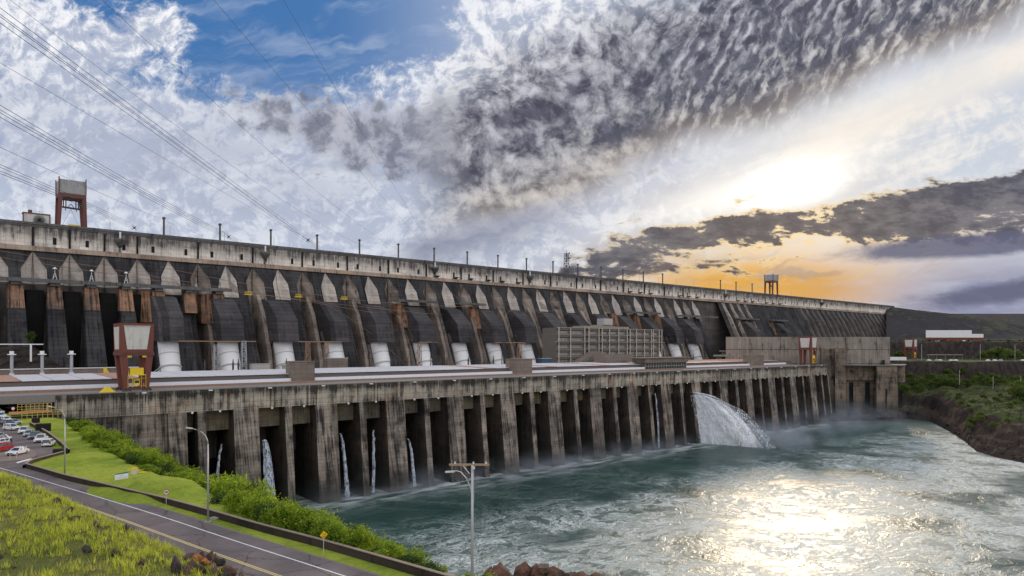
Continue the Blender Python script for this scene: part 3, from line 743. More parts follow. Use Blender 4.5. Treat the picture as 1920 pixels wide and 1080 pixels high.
hz = right_z(XX, ZZ); hz = hz+(fbm(wx, wy, .05)-.45)*np.clip(hz/8, 0, 1)*np.where(ZZ < 715, 6.5, 1.2)+(fbm(wx, wy, .25, 3)-.4)*np.where(ZZ < 715, 4.2, .4)*np.clip(hz/3, 0, 1)
ledge_ = (ZZ < 715) & (hz > .5); hz = np.where(ledge_, hz*.55+np.floor(hz/2.6+fbm(wx, wy, .12)*1.5)*2.6*.45-.5, hz)+np.where(ZZ < 700, np.abs(fbm(wx, wy, .35, 3)-.45)*5-1.0, 0)*np.clip(hz/3, 0, 1)
inside = (ZZ > 560) & (XX < 1680); hz = np.where((XX < 1690) & (hz > 7) & (ZZ < 700), np.minimum(hz, 6.5), hz)
M['rbank'] = ground_mat('right_bank_ground', ((.045,.062,.018), (.075,.10,.025), (.030,.036,.016)), (.055,.042,.032), (.026,.021,.019), True, 1.0, .35)
rf = grid_faces(len(xs), len(zs)); RV = np.stack([wx, wy, hz], 1)
dsh = ZZ-np.interp(XX, EX, EZ)+(fbm(wx, wy, .06)-.45)*60
rocky = ((dsh < 70) & (ZZ < 640))[rf[:, 0]]
M['shore'] = ground_mat('shore_basalt', ((.040,.028,.022), (.060,.040,.030), (.028,.022,.019)), (.085,.05,.034), (.026,.020,.018), True, .5, .5)
for nm_, mk_, mt_ in (('right_bank', ~rocky, 'rbank'), ('rocky_shore', rocky, 'shore')):
    f_ = rf[mk_]; us_ = np.unique(f_); mp_ = np.zeros(len(RV), int); mp_[us_] = np.arange(len(us_)); o = np_mesh(nm_, RV[us_], mp_[f_], M[mt_], False); o['kind'] = 'structure'
# dark rockfill embankment dam in the distance
M['rockfill'] = ground_mat('rockfill', ((.045,.042,.045), (.036,.035,.038), (.06,.055,.05)), (.085,.085,.05), (.035,.033,.034), False, .95, .12)
emb = []
for x in list(range(1640, 2801, 20)):
    a = at_d(x, 587.5, 1600); b_ = at_d(x, 600, 1250); emb.append([(a.x, a.y, 142.5), (b_.x, b_.y, 70)])
struct('embankment', MB().grid(emb), M['rockfill'])
ridge = []
for x in np.linspace(1662, 2300, 60):
    ry = float(np.interp(x, RX, RY)); top = at_d(x, ry+.6, 1141); n_ = float(fbm(x, 3.0, .05))*3
    ridge.append([tuple(top+Vector((0,0,1.5))), tuple(at_d(x, ry+4, 1125)), tuple(at_d(x, ry+(645-ry)*.5+n_, 1060)), tuple(at_d(x, 641, 990))])
struct('gravel_slope', MB().grid(ridge), M['rockfill'])
res = MB().box(-3000, 5200, DY+60, 6000, 100, 127); struct('reservoir', res, M['water'])
struct('far_ground', MB().box(-3000, 6000, 1700, 9000, 100, 128).box(-2500, -171, -1500, 460, 20, 44).box(-175, 34, 300, 460, 20, 44.2).box(-170, 4000, -2000, -700, -10, 20), M['rbank'])

# ---------------------------------------------------------------- gantry cranes
M['crane_white'] = plain('weathered_cladding', (.60,.57,.53), .6, var=.12, sc=.6, dirt=.45)
M['crane_grey'] = plain('grey_cladding', (.34,.34,.33), .7, var=.2, sc=.5, dirt=.6)
M['rustred'] = plain('rusty_red_steel', (.14,.045,.035), .6, var=.2, dirt=.2)
M['glass'] = plain('dark_glass', (.03,.04,.05), .12, spec=.8)
def deck_crane(label, loc):
    t = thing('gantry_crane', label, 'gantry crane', (0,0,0), 'red gantry cranes on the powerhouse deck')
    W, D, H, B = 5.5, 5.7, 24.5, 14.2        # half width, half depth, height, underside of the machine house
    def ring(z, w_, d_): return [(-w_,-d_,z),(w_,-d_,z),(w_,d_,z),(-w_,d_,z)]
    h = MB().hexa(ring(B, W-.2, D-.2)+ring(H, W, D)).build('machine_house', M['redpaint'], t)
    for sy in (-1, 1):
        y = sy*(D+.02); y0 = sy*(D-.18)
        MB().hexa([(-3.2,y0,B+.9),(3.2,y0,B+.9),(3.2,y0+.15*sy,B+.9),(-3.2,y0+.15*sy,B+.9),(-4.2,sy*(D-.02),H-1.3),(4.2,sy*(D-.02),H-1.3),(4.2,y+.1*sy,H-1.3),(-4.2,y+.1*sy,H-1.3)]).build('cladding_panel', M['crane_white'], h)
        MB().box(-4.3, 4.3, min(y,y+.25*sy), max(y,y+.25*sy), H-1.2, H-.9).build('gutter', M['crane_white'], h)
    for sx in (-1, 1):
        x = sx*(W-.02)
        MB().hexa([(x-.3*sx,-3.4,B+.9),(x-.3*sx+.25*sx,-3.4,B+.9),(x-.3*sx+.25*sx,3.4,B+.9),(x-.3*sx,3.4,B+.9),(x,-4.3,H-1.3),(x+.12*sx,-4.3,H-1.3),(x+.12*sx,4.3,H-1.3),(x,4.3,H-1.3)]).build('cladding_panel', M['crane_white'], h)
    MB().box(-W-.1, W+.1, -D-.1, D+.1, B-1.3, B-.004).box(-W+1, W-1, -D-.25, -D-.11, B-.5, B-.1).build('cross_beam', M['rustred'], t)
    for sx in (-1, 1):
        for sy in (-1, 1):
            xo, xi, yo, yi = sx*(W-.25), sx*(W-2.6), sy*(D-.25), sy*(D-2.2); bx, bi, by, bj = sx*(W-1.5), sx*(W-2.9), sy*(D-.6), sy*(D-2.0)
            MB().hexa([(bx,by,.9),(bi,by,.9),(bi,bj,.9),(bx,bj,.9),(xo,yo,B-1.31),(xi,yo,B-1.31),(xi,yi,B-1.31),(xo,yi,B-1.31)]).build('leg', M['redpaint'], t)
            for k in range(3): MB().tube([(bx*.5+bi*.5+(k-1)*1.1, by-.3, .45), (bx*.5+bi*.5+(k-1)*1.1, by+.3, .45)], .45, 10).build('wheel', M['darksteel'], t)
    for sy in (-1, 1): MB().box(-W+1, W-1, sy*(D-1.3)-.35, sy*(D-1.3)+.35, .55, 1.2).build('sill_beam', M['rustred'], t)
    MB().box(-2.2, 2.2, -D+.5, -D+2.6, 6.0, 8.4).box(-2.9, 2.9, -D+.3, -D+2.8, 5.7, 5.998).build('hoist_block', M['yellow'], t)
    c = MB().box(-.9, .9, -D+.4, -D+2.0, 2.2, 4.2).build('operator_cabin', M['yellow'], t)
    MB().box(-.7, .7, -D+.36, -D+.39, 2.9, 3.9).build('cabin_window', M['glass'], c)
    mb = MB()
    for x in (-2.9, -1.4, 1.4, 2.9): mb.bar((x, -D+.4, 1.2), (x, -D+.4, 5.7), .12)
    for z in (1.9, 4.6): mb.bar((-2.9, -D+.4, z), (2.9, -D+.4, z), .1)
    mb.build('yellow_frame', M['yellow'], t)
    for x in (-2.4, 2.4): MB().box(x-.7, x+.7, -D+.2, -D+.5, B-2.0, B-1.31).build('floodlight', M['yellow'], t)
    t.location = loc; return t
dc = deck_crane('largest red gantry crane, white clad, with yellow cabin, at the left deck end', (on_y(251, PY+5.8).x, PY+6.2, DZ+.36))
c2 = copy_tree(dc); c2.location = (578, PY+6.2, DZ+.36); c2['label'] = 'red gantry crane standing at the far end of the deck before the ribbed wall'
p3_ = at_d(1707, 649, 825); c3 = copy_tree(dc); c3.location = (p3_.x, p3_.y, 50.6); c3['label'] = 'smallest red gantry crane, beyond the ribbed wall beside the terraced right bank'
def crest_crane(label, loc, W=6.6, D=6, H=27.5):
    t = thing('crest_crane', label, 'gantry crane', (0,0,0), 'tall gantry cranes on the dam crest')
    h = MB().box(-W+.5, W-.5, -D+.3, D-.3, H-8.2, H-.6).build('machine_house', M['crane_grey'], t)
    MB().box(-W, W, -D-.1, D+.1, H-10.4, H-8.2).build('cross_beam', M['rustred'], t)
    for sx in (-1, 1):
        for sy in (-1, 1):
            MB().hexa([(sx*(W+.5),sy*D,0),(sx*(W-.9),sy*D,0),(sx*(W-.9),sy*(D-1.4),0),(sx*(W+.5),sy*(D-1.4),0),(sx*(W+.02),sy*(D+.12),H-10.42),(sx*(W-1.9),sy*(D+.12),H-10.42),(sx*(W-1.9),sy*(D-1.6),H-10.42),(sx*(W+.02),sy*(D-1.6),H-10.42)]).build('leg', M['rustred'], t)
            MB().bar((sx*(W-.2), sy*(D+.1), H-8.3), (sx*(W-.2), sy*(D+.1), H+.6), .55).build('corner_post', M['rustred'], t)
    mb = MB()
    for x in (-3.6, -2.4, 2.4, 3.6): mb.bar((x, 0, H-15), (x, 0, H-10.4), .5)
    mb.bar((-4.2, 0, H-15.2), (4.2, 0, H-15.6), .8, .9).bar((-2.6, 0, H-15.4), (-2.6, 0, H-17), .35).bar((2.6, 0, H-15.6), (2.6, 0, H-17.2), .35).bar((-1.4,0,H-15),(0,0,H-12.9),.3).bar((1.4,0,H-15),(0,0,H-12.9),.3)
    mb.build('lifting_beam', M['darksteel'], t)
    MB().tube([(0,0,H-16),(-4.6,0,1)], .07, 4).tube([(0,0,H-16),(4.2,0,1)], .07, 4).build('hoist_cable', M['darksteel'], t)
    MB().box(-1.2, 4.2, -2, 2, .2, 2.6).build('winch_box', M['yellow'], t); MB().box(-4.6, -2.9, -1.5, 1.5, .2, 2.2).build('winch_box', M['yellow'], t)
    t.location = loc; return t
cc = crest_crane('tall crane with grey box and red legs on the crest at far left', (on_y(133, DY+7).x, DY+7, CT-.8))
c = copy_tree(cc); c.location = (on_y(1446, DY+7).x, DY+7, CT-.8); c['label'] = 'dark crane on the crest silhouetted against the orange sky at right'
# machinery hut beside the crest crane
hx = on_y(68, DY+5).x
t = thing('winch_hut', 'pale hut with brown frame and round dark fan on the crest at far left', 'hut', (hx, DY+5, CT-.8))
MB().box(hx-6, hx+6, DY+3, DY+8, CT-.8, CT+5.2).build('hut_wall', M['crane_white'], t)
MB().box(hx-6.3, hx+6.3, DY+2.7, DY+8.3, CT+5.2, CT+5.8).box(hx-6.3, hx-5.8, DY+2.6, DY+2.95, CT-.8, CT+5.2).box(hx+5.8, hx+6.3, DY+2.6, DY+2.95, CT-.8, CT+5.2).build('hut_frame', M['rustred'], t)
MB().box(hx-3.7, hx-1.9, DY+4, DY+6, CT+5.8, CT+7.5).build('roof_box', M['rustred'], t)
mb = MB()
for k in range(24):
    a = math.tau*k/24; mb.bar((hx+1.2, DY+2.3, CT+2), (hx+1.2+2.9*math.cos(a), DY+2.3, CT+2+2.9*math.sin(a)), .22)
mb.tube([(hx+1.2, DY+2.2, CT+2), (hx+1.2, DY+2.5, CT+2)], 1.2, 16).build('fan', M['darksteel'], t)
# posts and lamps along the crest
M['postgrey'] = plain('dark_post_paint', (.085,.085,.09), .6, var=.15)
def vent_post(label, loc):
    t = thing('vent_post', label, 'post', (0,0,0), 'thick dark posts along the dam crest')
    MB().tube([(0,0,0),(0,0,11.2)], .62, 10).build('shaft', M['postgrey'], t)
    MB().tube([(0,0,11.2),(0,0,11.8),(0,0,12.4)], [1.0, 1.1, .5], 10).build('cap', M['postgrey'], t)
    MB().tube([(0,0,6),(0,0,6.3)], .75, 10).tube([(0,0,0),(0,0,.8)], 1.0, 10).build('collar', M['postgrey'], t)
    t.location = loc; return t
ORD = 'first second third fourth fifth sixth seventh eighth ninth tenth eleventh twelfth thirteenth fourteenth fifteenth sixteenth seventeenth eighteenth nineteenth twentieth'.split()
ORD += ['twenty-'+o_ for o_ in ORD[:9]]+['thirtieth']+['thirty-'+o_ for o_ in ORD[:9]]
POST = [110+32.9*j for j in range(16)]+[715, 749, 786]
vp = None
for j, x in enumerate(POST):
    lab = {0: 'leftmost thick dark post, right of the tall crane on the dam crest', 10: 'thick dark post just left of the lattice tower on the dam crest', 11: 'thick dark post just right of the lattice tower on the dam crest', 18: 'thick dark post nearest the right crane on the dam crest'}.get(j)
    if vp is None: vp = vent_post(lab, (x, DY+3, CT-.8)); o = vp
    else: o = copy_tree(vp); o.location = (x, DY+3, CT-.8)
    o['label'] = lab or ORD[j]+' thick dark post from the left on the dam crest'
def crest_lamp(label, loc):
    t = thing('crest_lamp', label, 'street lamp', (0,0,0), 'thin street lamps along the dam crest')
    MB().tube([(0,0,0),(0,0,8.2)], .14, 6).build('pole', M['steelgrey'], t)
    MB().tube([(0,0,8.2),(-.5,-.4,8.9),(-1.7,-1.2,9.1)], .09, 5).build('arm', M['steelgrey'], t)
    MB().obox((-1.9,-1.3,8.95), .9, .35, .2, .6).build('lamp_head', M['steelgrey'], t)
    t.location = loc; return t
cl = None
for j in range(-2, 34):
    x = 116+32.9*j
    if cl is None: cl = crest_lamp('', (x, DY+13, CT-.8)); o = cl
    else: o = copy_tree(cl); o.location = (x, DY+13, CT-.8)
    o['label'] = ORD[j+2]+' thin grey street lamp from the left on the dam crest'
# lookout brackets on the crest wall, each with a pole
for xpx in (225, 497, 815, 993, 1360, 1540):
    x = on_y(xpx, DY-1).x
    b_ = MB().tube([(x, DY-.1, 123.5), (x, DY-1.2, 126), (x, DY-1.6, 128), (x, DY-1.6, 128.5)], [.6, 2.4, 3.2, 3.2], 14).build('bracket', M['crest_top'], dam, smooth=True)
    MB().tube([(x, DY-1.6, 128.5), (x, DY-1.6, 132.5)], .55, 8).build('cylinder', M['white'], b_)
    MB().box(x-.5, x+.5, DY-.6, DY-.05, 119, 123.4).build('drain', M['crest_top'], b_)
# lattice tower
def lattice(name, label, cat, loc, w0, w1, H, n, m, bar=.14, group=None, arms=False):
    t = thing(name, label, cat, loc, group)
    mb = MB(); lx, ly, lz = loc
    def c(k, z): w_ = w0+(w1-w0)*z/H; sx, sy = ((-1,-1),(1,-1),(1,1),(-1,1))[k]; return (lx+sx*w_/2, ly+sy*w_/2, lz+z)
    for k in range(4): mb.bar(c(k, 0), c(k, H), bar*1.4)
    mb.build('upright', m, t); mb = MB()
    for i in range(n):
        z0, z1 = H*i/n, H*(i+1)/n
        for k in range(4):
            k2 = (k+1) % 4; mb.bar(c(k, z1), c(k2, z1), bar); mb.bar(c(k, z0), c(k2, z1), bar*.8) if (i+k) % 2 else mb.bar(c(k2, z0), c(k, z1), bar*.8)
    mb.build('bracing', m, t); return t
tx = on_y(1062, DY+4).x
lt = lattice('lattice_tower', 'slim steel lattice tower with dishes on the dam crest', 'tower', (tx, DY+4, CT+1.2), 3.6, 2.8, 19, 8, M['postgrey'], .26)
MB().box(tx-9, tx+7, DY-1.1, DY+9, CT-.6, CT+1.2).build('tower_base', M['crest_top'], lt)
for dx_, dz_, r in ((-2.2, 17.5, 1.0), (-2.2, 13.5, .9), (1.8, 19.5, .8), (2.2, 14.8, .7), (2.0, 6.5, 1.0), (2.2, 12.0, .5)): MB().tube([(tx+dx_, DY+1.8, CT+1.2+dz_-r*.2), (tx+dx_, DY+2.6, CT+1.2+dz_)], [r, r*.4], 10).build('dish', M['postgrey'], lt)
MB().bar((tx, DY+4, CT+20), (tx, DY+4, CT+23.5), .25).bar((tx+2, DY+4, CT+20), (tx+2, DY+4, CT+13), .2).build('antenna', M['postgrey'], lt)

# ---------------------------------------------------------------- things standing on the powerhouse, behind the roof edge
# office building
M['office_wall'] = plain('dark_office_wall', (.13,.115,.10), .8, var=.25, sc=.5, dirt=.3); M['office_slab'] = plain('pale_office_slab', (.30,.265,.22), .8, var=.2, sc=.6, dirt=.35)
M['paleframe'] = plain('pale_window_frame', (.45,.41,.35), .7, var=.15, dirt=.2)
ox0, ox1, oy0, oy1 = on_y(1046, 345).x, on_y(1241, 345).x, 345.0, 362.0
of = thing('office_building', 'six storey office block with pale columns and slabs below the dam', 'office building', ((ox0+ox1)/2, oy0, DZ))
MB().box(ox0+1, ox1-1, oy0+1.5, oy1, 49, 79.4).build('wall', M['office_wall'], of)
for j, z in enumerate((54.0, 59.2, 64.4, 69.6, 74.7, 79.8)):
    MB().box(ox0-(2 if j == 3 else 0), ox1+(2 if j == 3 else 0), oy0-(1.2 if j == 3 else .3), oy0+1.49, z-.45, z).build('floor_slab', M['office_slab'], of)
cols = [ox0+.6+(ox1-ox0-1.2)*f for f in (0, .10, .225, .262, .355, .385, .455, .545, .63, .66, .725, .81, .885, .905, .97, 1)]
for i, x in enumerate(cols): MB().box(x-.38, x+.38, oy0-.55, oy0-.303, 50, 79.9).build('column', M['paleframe'], of)
for j, z in enumerate((49.9, 54.0, 59.2, 64.4, 69.6, 74.7)):
    for i in range(len(cols)-1):
        a, b_ = cols[i]+.8, cols[i+1]-.8
        if b_-a < 3 or (j == 0 and i > 6) : continue
        fr = MB().box(a, b_, oy0+1.3, oy0+1.498, z+.7, z+2.3).build('window', M['paleframe'], of); mb = MB(); n = max(2, int((b_-a)/1.3))
        for q_ in range(n): mb.box(a+(b_-a)*(q_+.18)/n, a+(b_-a)*(q_+.72)/n, oy0+1.24, oy0+1.296, z+1.0, z+2.05)
        mb.build('pane', M['glass'], fr)
        MB().box(a-.3, b_+.3, oy0+.2, oy0+1.0, z+3.1, z+4.7).build('sun_screen', M['office_wall'], of)
ph2 = MB().box(ox0+48, ox0+64, 350, 358, 80, 82.5).box(ox0+30, ox1-38, 348, 360, 79.9, 81.4).build('roof_structure', M['office_slab'], of)
pc = MB().box(ox0+53, ox0+63, 349, 356, 82.5, 87.5).build('penthouse', M['steelgrey'], of); MB().box(ox0+53.6, ox0+57.6, 348.9, 348.98, 83.2, 86.8).box(ox0+58.4, ox0+62.4, 348.9, 348.98, 83.2, 86.8).build('pane', M['paleframe'], pc)
# control pavilion on the deck
qx0, qx1 = on_y(1209, 291).x, on_y(1287, 291).x
pv = thing('control_pavilion', 'low pavilion with wide flat roof and dark ribbon of glass on the deck', 'pavilion', ((qx0+qx1)/2, 291, DZ+.36))
MB().box(qx0, qx1, 291, 300, DZ+.36, 58).build('wall', M['office_wall'], pv)
MB().box(qx0-6, qx1+2.5, 288.5, 302, 58.0, 58.6).box(qx0-1, qx1+.6, 289.8, 301, 55.0, 57.99).build('roof', M['tower'], pv)
MB().box(qx0+.5, qx1-.5, 290.85, 290.99, 51.2, 54.8).build('glazing', M['glass'], pv)
mb = MB()
for i in range(17): x = qx0+.6+(qx1-qx0-1.3)*i/16; mb.box(x-.1, x+.1, 290.7, 290.84, 51.0, 55.0)
mb.box(qx0+.4, qx1-.4, 290.68, 290.8, 52.6, 52.8).build('mullions', M['paleframe'], pv)
gx0, gx1 = on_y(1137, 318).x, on_y(1225, 300).x
MB().box(gx0, gx1, 318, 330, 54.9, 60.5).build('side_hall', M['tower'], pv)
MB().hexa([(gx0-6,338,54.9),(gx0+18,338,54.9),(gx0+18,346,54.9),(gx0-6,346,54.9),(gx0+12,338,62.5),(gx0+18,338,62.5),(gx0+18,346,62.5),(gx0+12,346,62.5)]).build('ramp_wall', M['tower'], pv)
# small low structures right of the penstocks
sx = on_y(1342, 345).x
t = thing('switch_shelter', 'low open concrete shelter beside the ribbed wall behind the roof', 'shelter', (sx, 340, DZ))
MB().box(sx+4, sx+70, 338, 350, 57.0, 58.5).box(sx+12, sx+60, 338.6, 349, 61.5, 62.3).build('roof_slab', M['office_slab'], t)
for i in range(6): MB().box(sx+6+i*11.5, sx+6.8+i*11.5, 338.4, 339.2, DZ, 57.0).build('post', M['office_slab'], t)
MB().box(sx+6, sx+66, 343, 349, DZ, 56.9).box(sx+14, sx+58, 342, 348, 58.6, 61.4).build('back_wall', M['office_wall'], t)
# upper deck between hall and dam: a concrete strip
MB().box(-60, 700, 337.2, 432, 30, DZ+.2).build('rear_deck', M['deck'], ph)
# rock face with retaining wall on the left
rk = []
for i, x in enumerate(np.linspace(-60, 52, 57)):
    col_ = []
    for z in np.linspace(49, 66, 14):
        col_.append((x, 400-(66-z)*.35+float(fbm(x, z*2.3, .16))*5+float(fbm(x*1.0, z, .6, 2))*2, z))
    k = 66 if x < 40 else 66-(x-40)*.9
    rk.append([(p[0], p[1], min(p[2], k)) for p in col_]+[(x, 437, min(66, k))])
M['rock'] = ground_mat('dark_basalt', ((.05,.042,.036), (.035,.03,.028), (.07,.06,.05)), (.045,.055,.02), (.03,.026,.024), False, .5, .6)
o = MB().grid(rk).build('rock_face', M['rock']); tag(o, kind='structure')
rx = -60; rx1 = on_y(160, 345).x
t = thing('retaining_wall', 'grey board-marked retaining wall with white rail behind the roof at left', 'retaining wall', (10, 372, DZ))
MB().box(rx, rx1+30, 372, 373, DZ, 55.8).build('wall_face', M['tower'], t); MB().box(rx, rx1+30, 371.5, 371.9, 55.9, 56.3).build('rail', M['white'], t)
t = thing('pipe_rack', 'long thin white pipe on short legs along the top of the dark rock', 'pipe', (0, 396, 66))
MB().bar((-60, 396, 67.2), (43, 396, 67.2), .5).build('pipe', M['white'], t)
for x in (14, 38): MB().box(x-.4, x+.4, 395.4, 395.7, 59, 67).build('leg', M['white'], t)
def white_post(label, loc):
    t = thing('switch_post', label, 'post', (0,0,0), 'tall pale posts before the dark rock face')
    MB().tube([(0,0,0),(0,0,5.5)], .9, 10).build('base', M['white'], t); MB().tube([(0,0,5.5),(0,0,13)], .62, 10).build('shaft', M['steelgrey'], t)
    MB().tube([(0,0,13),(0,0,13.4)], 1.6, 10).tube([(0,0,13.4),(0,0,14.6)], .8, 8).build('cap', M['white'], t)
    t.location = loc; return t
for i, (xp, lab) in enumerate(((22, 'leftmost tall pale post before the dark rock face'), (79, 'middle tall pale post before the dark rock face'), (134, 'rightmost tall pale post before the dark rock face, nearest the red crane'))):
    x = on_y(xp, 345).x; o = white_post(lab, (x, 345, DZ)) if i == 0 else copy_tree(o); o.location = (x, 345, DZ); o['label'] = lab
# steel lattice masts and bushings of the transformers
M['rusty'] = plain('rusty_lattice', (.28,.17,.11), .7, var=.3)
MASTS = [(457, 19, 'steelgrey', 'slim lattice mast standing in front of the second white penstock'), (577, 18.5, 'rusty', 'rusty lattice mast left of the fourth white penstock'), (612, 18.5, 'rusty', 'rusty lattice mast just left of the third stair tower penstock'), (786, 17, 'rusty', 'rusty lattice mast between the fifth and sixth penstocks'), (812, 20, 'darksteel', 'dark lattice mast standing in front of the sixth penstock'), (945, 19, 'darksteel', 'dark lattice mast standing in front of the eighth penstock'), (974, 18, 'rusty', 'rusty lattice mast left of the ninth penstock'), (405, 17, 'steelgrey', 'pale lattice mast between the first and second penstocks')]
for xp, H, mt, lab in MASTS:
    x = on_y(xp, 347).x; lattice('lattice_mast', lab.replace('just left of the third stair tower penstock', 'touching the left side of the fourth penstock'), 'mast', (x, 347, DZ+.2), 2.6, 1.6, H, 8, M[mt], .17, 'lattice masts in front of the penstocks')
for a, b_, lab in ((335, 480, 'thin brown beam strung across the second penstock'), (560, 640, 'thin brown beam strung between the rusty masts'), (786, 820, 'thin brown beam reaching the sixth penstock'), (928, 985, 'thin brown beam reaching the ninth penstock')):
    pa, pb = on_y(a, 347), on_y(b_, 347); o = MB().bar((pa.x, 347, DZ+19), (pb.x, 347, DZ+19), .45).build('bus_beam', M['rusty']); tag(o, lab, 'beam', 'beams between the lattice masts')
ib = None
for xp in (365, 384, 437, 447, 537, 590, 598, 637, 733, 742, 764, 826, 838, 878, 901, 925, 1280, 1300, 1322):
    x = on_y(xp, 343).x
    if ib is None:
        ib = thing('bushing', '', 'bushing', (0,0,0), 'transformer bushings behind the powerhouse roof')
        MB().tube([(0,0,0),(0,0,4.6)], .9, 8).build('base', M['paleframe'], ib); MB().tube([(0,0,4.6),(0,0,7.4),(0,0,10.2)], [.42,.5,.12], 8).build('insulator', M['darksteel'], ib)
        ib.location = (x, 343, DZ+.2); o = ib
    else: o = copy_tree(ib); o.location = (x, 343, DZ+.2)
    ibn = globals().get('ibn', -1)+1; o['label'] = ORD[ibn]+' small dark pointed bushing from the left behind the powerhouse roof'
for xp, wd, hh, mt, lab in ((490, 9, 7.5, 'paleframe', 'pale box cabinet behind the roof left of the first stair tower'), (633, 12, 10, 'tower', 'brown concrete lift house in front of the fourth penstock'), (545, 6, 6.5, 'paleframe', 'small pale cabinet behind the first stair tower'), (1025, 9, 8, 'bluebox', 'dark blue metal box right of the ninth penstock')):
    if mt == 'bluebox': M['bluebox'] = plain('dark_blue_metal', (.03,.08,.14), .5)
    p = on_y(xp, 342); t = thing('equipment_cabinet', lab, 'cabinet', (p.x, 342, DZ+.2)); MB().box(p.x-wd/2, p.x+wd/2, 342, 346, DZ+.2, DZ+hh).build('body', M[mt], t); MB().box(p.x-wd/2-.2, p.x+wd/2+.2, 341.8, 346.2, DZ+hh, DZ+hh+.3).build('lid', M['steelgrey'], t)
# white signal figures on the left platform
for i, k in enumerate((0, 1, 2)):
    x = 44.1+8.45+16.9*k-.2; z0 = PZ+.4
    lab = ('leftmost', 'middle', 'rightmost')[i]+' of three small white A-frame arrester masts on the left platform'
    t = thing('arrester_mast', lab, 'mast', (x, 435.5, z0), 'white masts on the left service platform')
    MB().bar((x-.9,435.5,z0), (x-.2,435.5,z0+3.2), .28).bar((x+.9,435.5,z0), (x+.2,435.5,z0+3.2), .28).bar((x-.6,435.5,z0+1.5), (x+.6,435.5,z0+1.5), .2).build('frame', M['white'], t)
    MB().tube([(x,435.5,z0+3),(x,435.5,z0+6)], .16, 6).build('rod', M['white'], t); MB().tube([(x,435.5,z0+5.6),(x,435.5,z0+6.6)], [1.2,.2], 8).build('cap', M['white'], t)
for i, k in enumerate((3.1, 4.2, 5)):
    x = 44.1+8.45+16.9*k; o = MB().tube([(x,435.5,PZ+.4),(x,435.5,PZ+2)], .7, 6).tube([(x,435.5,PZ+2),(x,435.5,PZ+6)], .18, 6).build('short_mast', M['steelgrey']); tag(o, ('leftmost','middle','rightmost')[i]+' thin grey rod mast on the right half of the left platform', 'mast', 'grey rods on the left service platform')
for i, xp in enumerate((463, 557, 642)):
    p = on_y(xp, 437); t = thing('work_cradle', ('leftmost','middle','rightmost')[i]+' small yellow work cradle hanging before a joint of the dam', 'cradle', (p.x, 435, 100), 'yellow cradles on the dam face')
    MB().box(p.x-2.2, p.x+2.2, 434, 436, 98.6, 99.2).build('floor', M['yellow'], t)
    mb = MB()
    for z in (99.9, 100.6): mb.box(p.x-2.2, p.x+2.2, 433.95, 434.1, z, z+.22)
    for dx_ in (-2.1, -.7, .7, 2.1): mb.box(p.x+dx_-.1, p.x+dx_+.1, 433.95, 434.1, 99.2, 100.8)
    mb.build('railing', M['yellow'], t)

# ---------------------------------------------------------------- power cables
M['cable'] = plain('cable', (.05,.05,.055), .6); M['cable_rust'] = plain('copper_coloured_cable', (.30,.17,.11), .6)
def cable(pts, Pa, Pb, r=.07, label=None, group=None, m='cable', n=26, off=(0,0)):
    # photo points lie on the vertical plane through the plan line Pa-Pb; fit a smooth sag through them
    Pa = Vector(Pa); Pb = Vector(Pb); d_ = Pb-Pa; T = []; Zv = []
    for x, y in pts:
        k = (x-960)/F; r_ = Vector((CA+k*SA, SA-k*CA))      # ray in plan for unit depth
        # Zc*r_ = Pa + t*d_
        det = r_.x*(-d_.y)+d_.x*r_.y; Zc = (Pa.x*(-d_.y)+d_.x*Pa.y)/det; t = (r_.x*Pa.y-r_.y*Pa.x)/det
        T.append(t); Zv.append(CAMZ+(649-y)/F*Zc)
    co = np.polyfit(T, Zv, min(2, len(T)-1)); path = []
    t0, t1 = min(T), max(T)
    for i in range(n):
        t = t0+(t1-t0)*i/(n-1); p = Pa+d_*t; path.append((p.x+off[0], p.y, float(np.polyval(co, t))+off[1]))
    o = MB().tube(path, r, 4, cap=False).build('power_cable', M[m]); return tag(o, label, 'cable', group), path
def spacer(path, f, label, group):
    p = Vector(path[int(f*len(path))]); mb = MB(); s_ = 1.1
    for a, b_ in (((-s_,-s_),(s_,s_)),((-s_,s_),(s_,-s_))): mb.bar((p.x+a[0], p.y, p.z+a[1]), (p.x+b_[0], p.y, p.z+b_[1]), .35)
    mb.box(p.x-.6, p.x+.6, p.y-.15, p.y+.15, p.z-.6, p.z+.6); o = mb.build('cable_spacer', M['darksteel']); tag(o, label, 'spacer', group)
def plan(x, Zc): p = at_d(x, 649, Zc); return (p.x, p.y)
B = [([(-60,-12),(0,27),(120,118),(250,211),(380,301),(532,420),(600,466)], plan(-60,130), plan(600,500), 'upper'),
     ([(-60,176),(0,207),(100,267),(240,342),(390,427),(450,453)], plan(-60,150), plan(450,470), 'middle'),
     ([(-60,293),(0,317),(105,360),(160,384),(252,427)], plan(-60,170), plan(252,440), 'lower')]
for pts, Pa, Pb, nm in B:
    for i, (ox, oz) in enumerate(((-1.1,.9),(1.1,.9),(-1.1,-.9),(1.1,-.9))):
        o, path = cable(pts, Pa, Pb, .075, ('top left','top right','bottom left','bottom right')[i]+f' wire of the {nm} four wire cable bundle crossing the sky', f'four wires of the {nm} cable bundle', off=(ox, oz))
    cpath = [(p[0]-1.1, p[1], p[2]+.9) for p in path]
    spacer(cpath, {'upper': .87, 'middle': .88, 'lower': .97}[nm], f'small dark spacer clamping the {nm} cable bundle', 'spacers on the cable bundles')
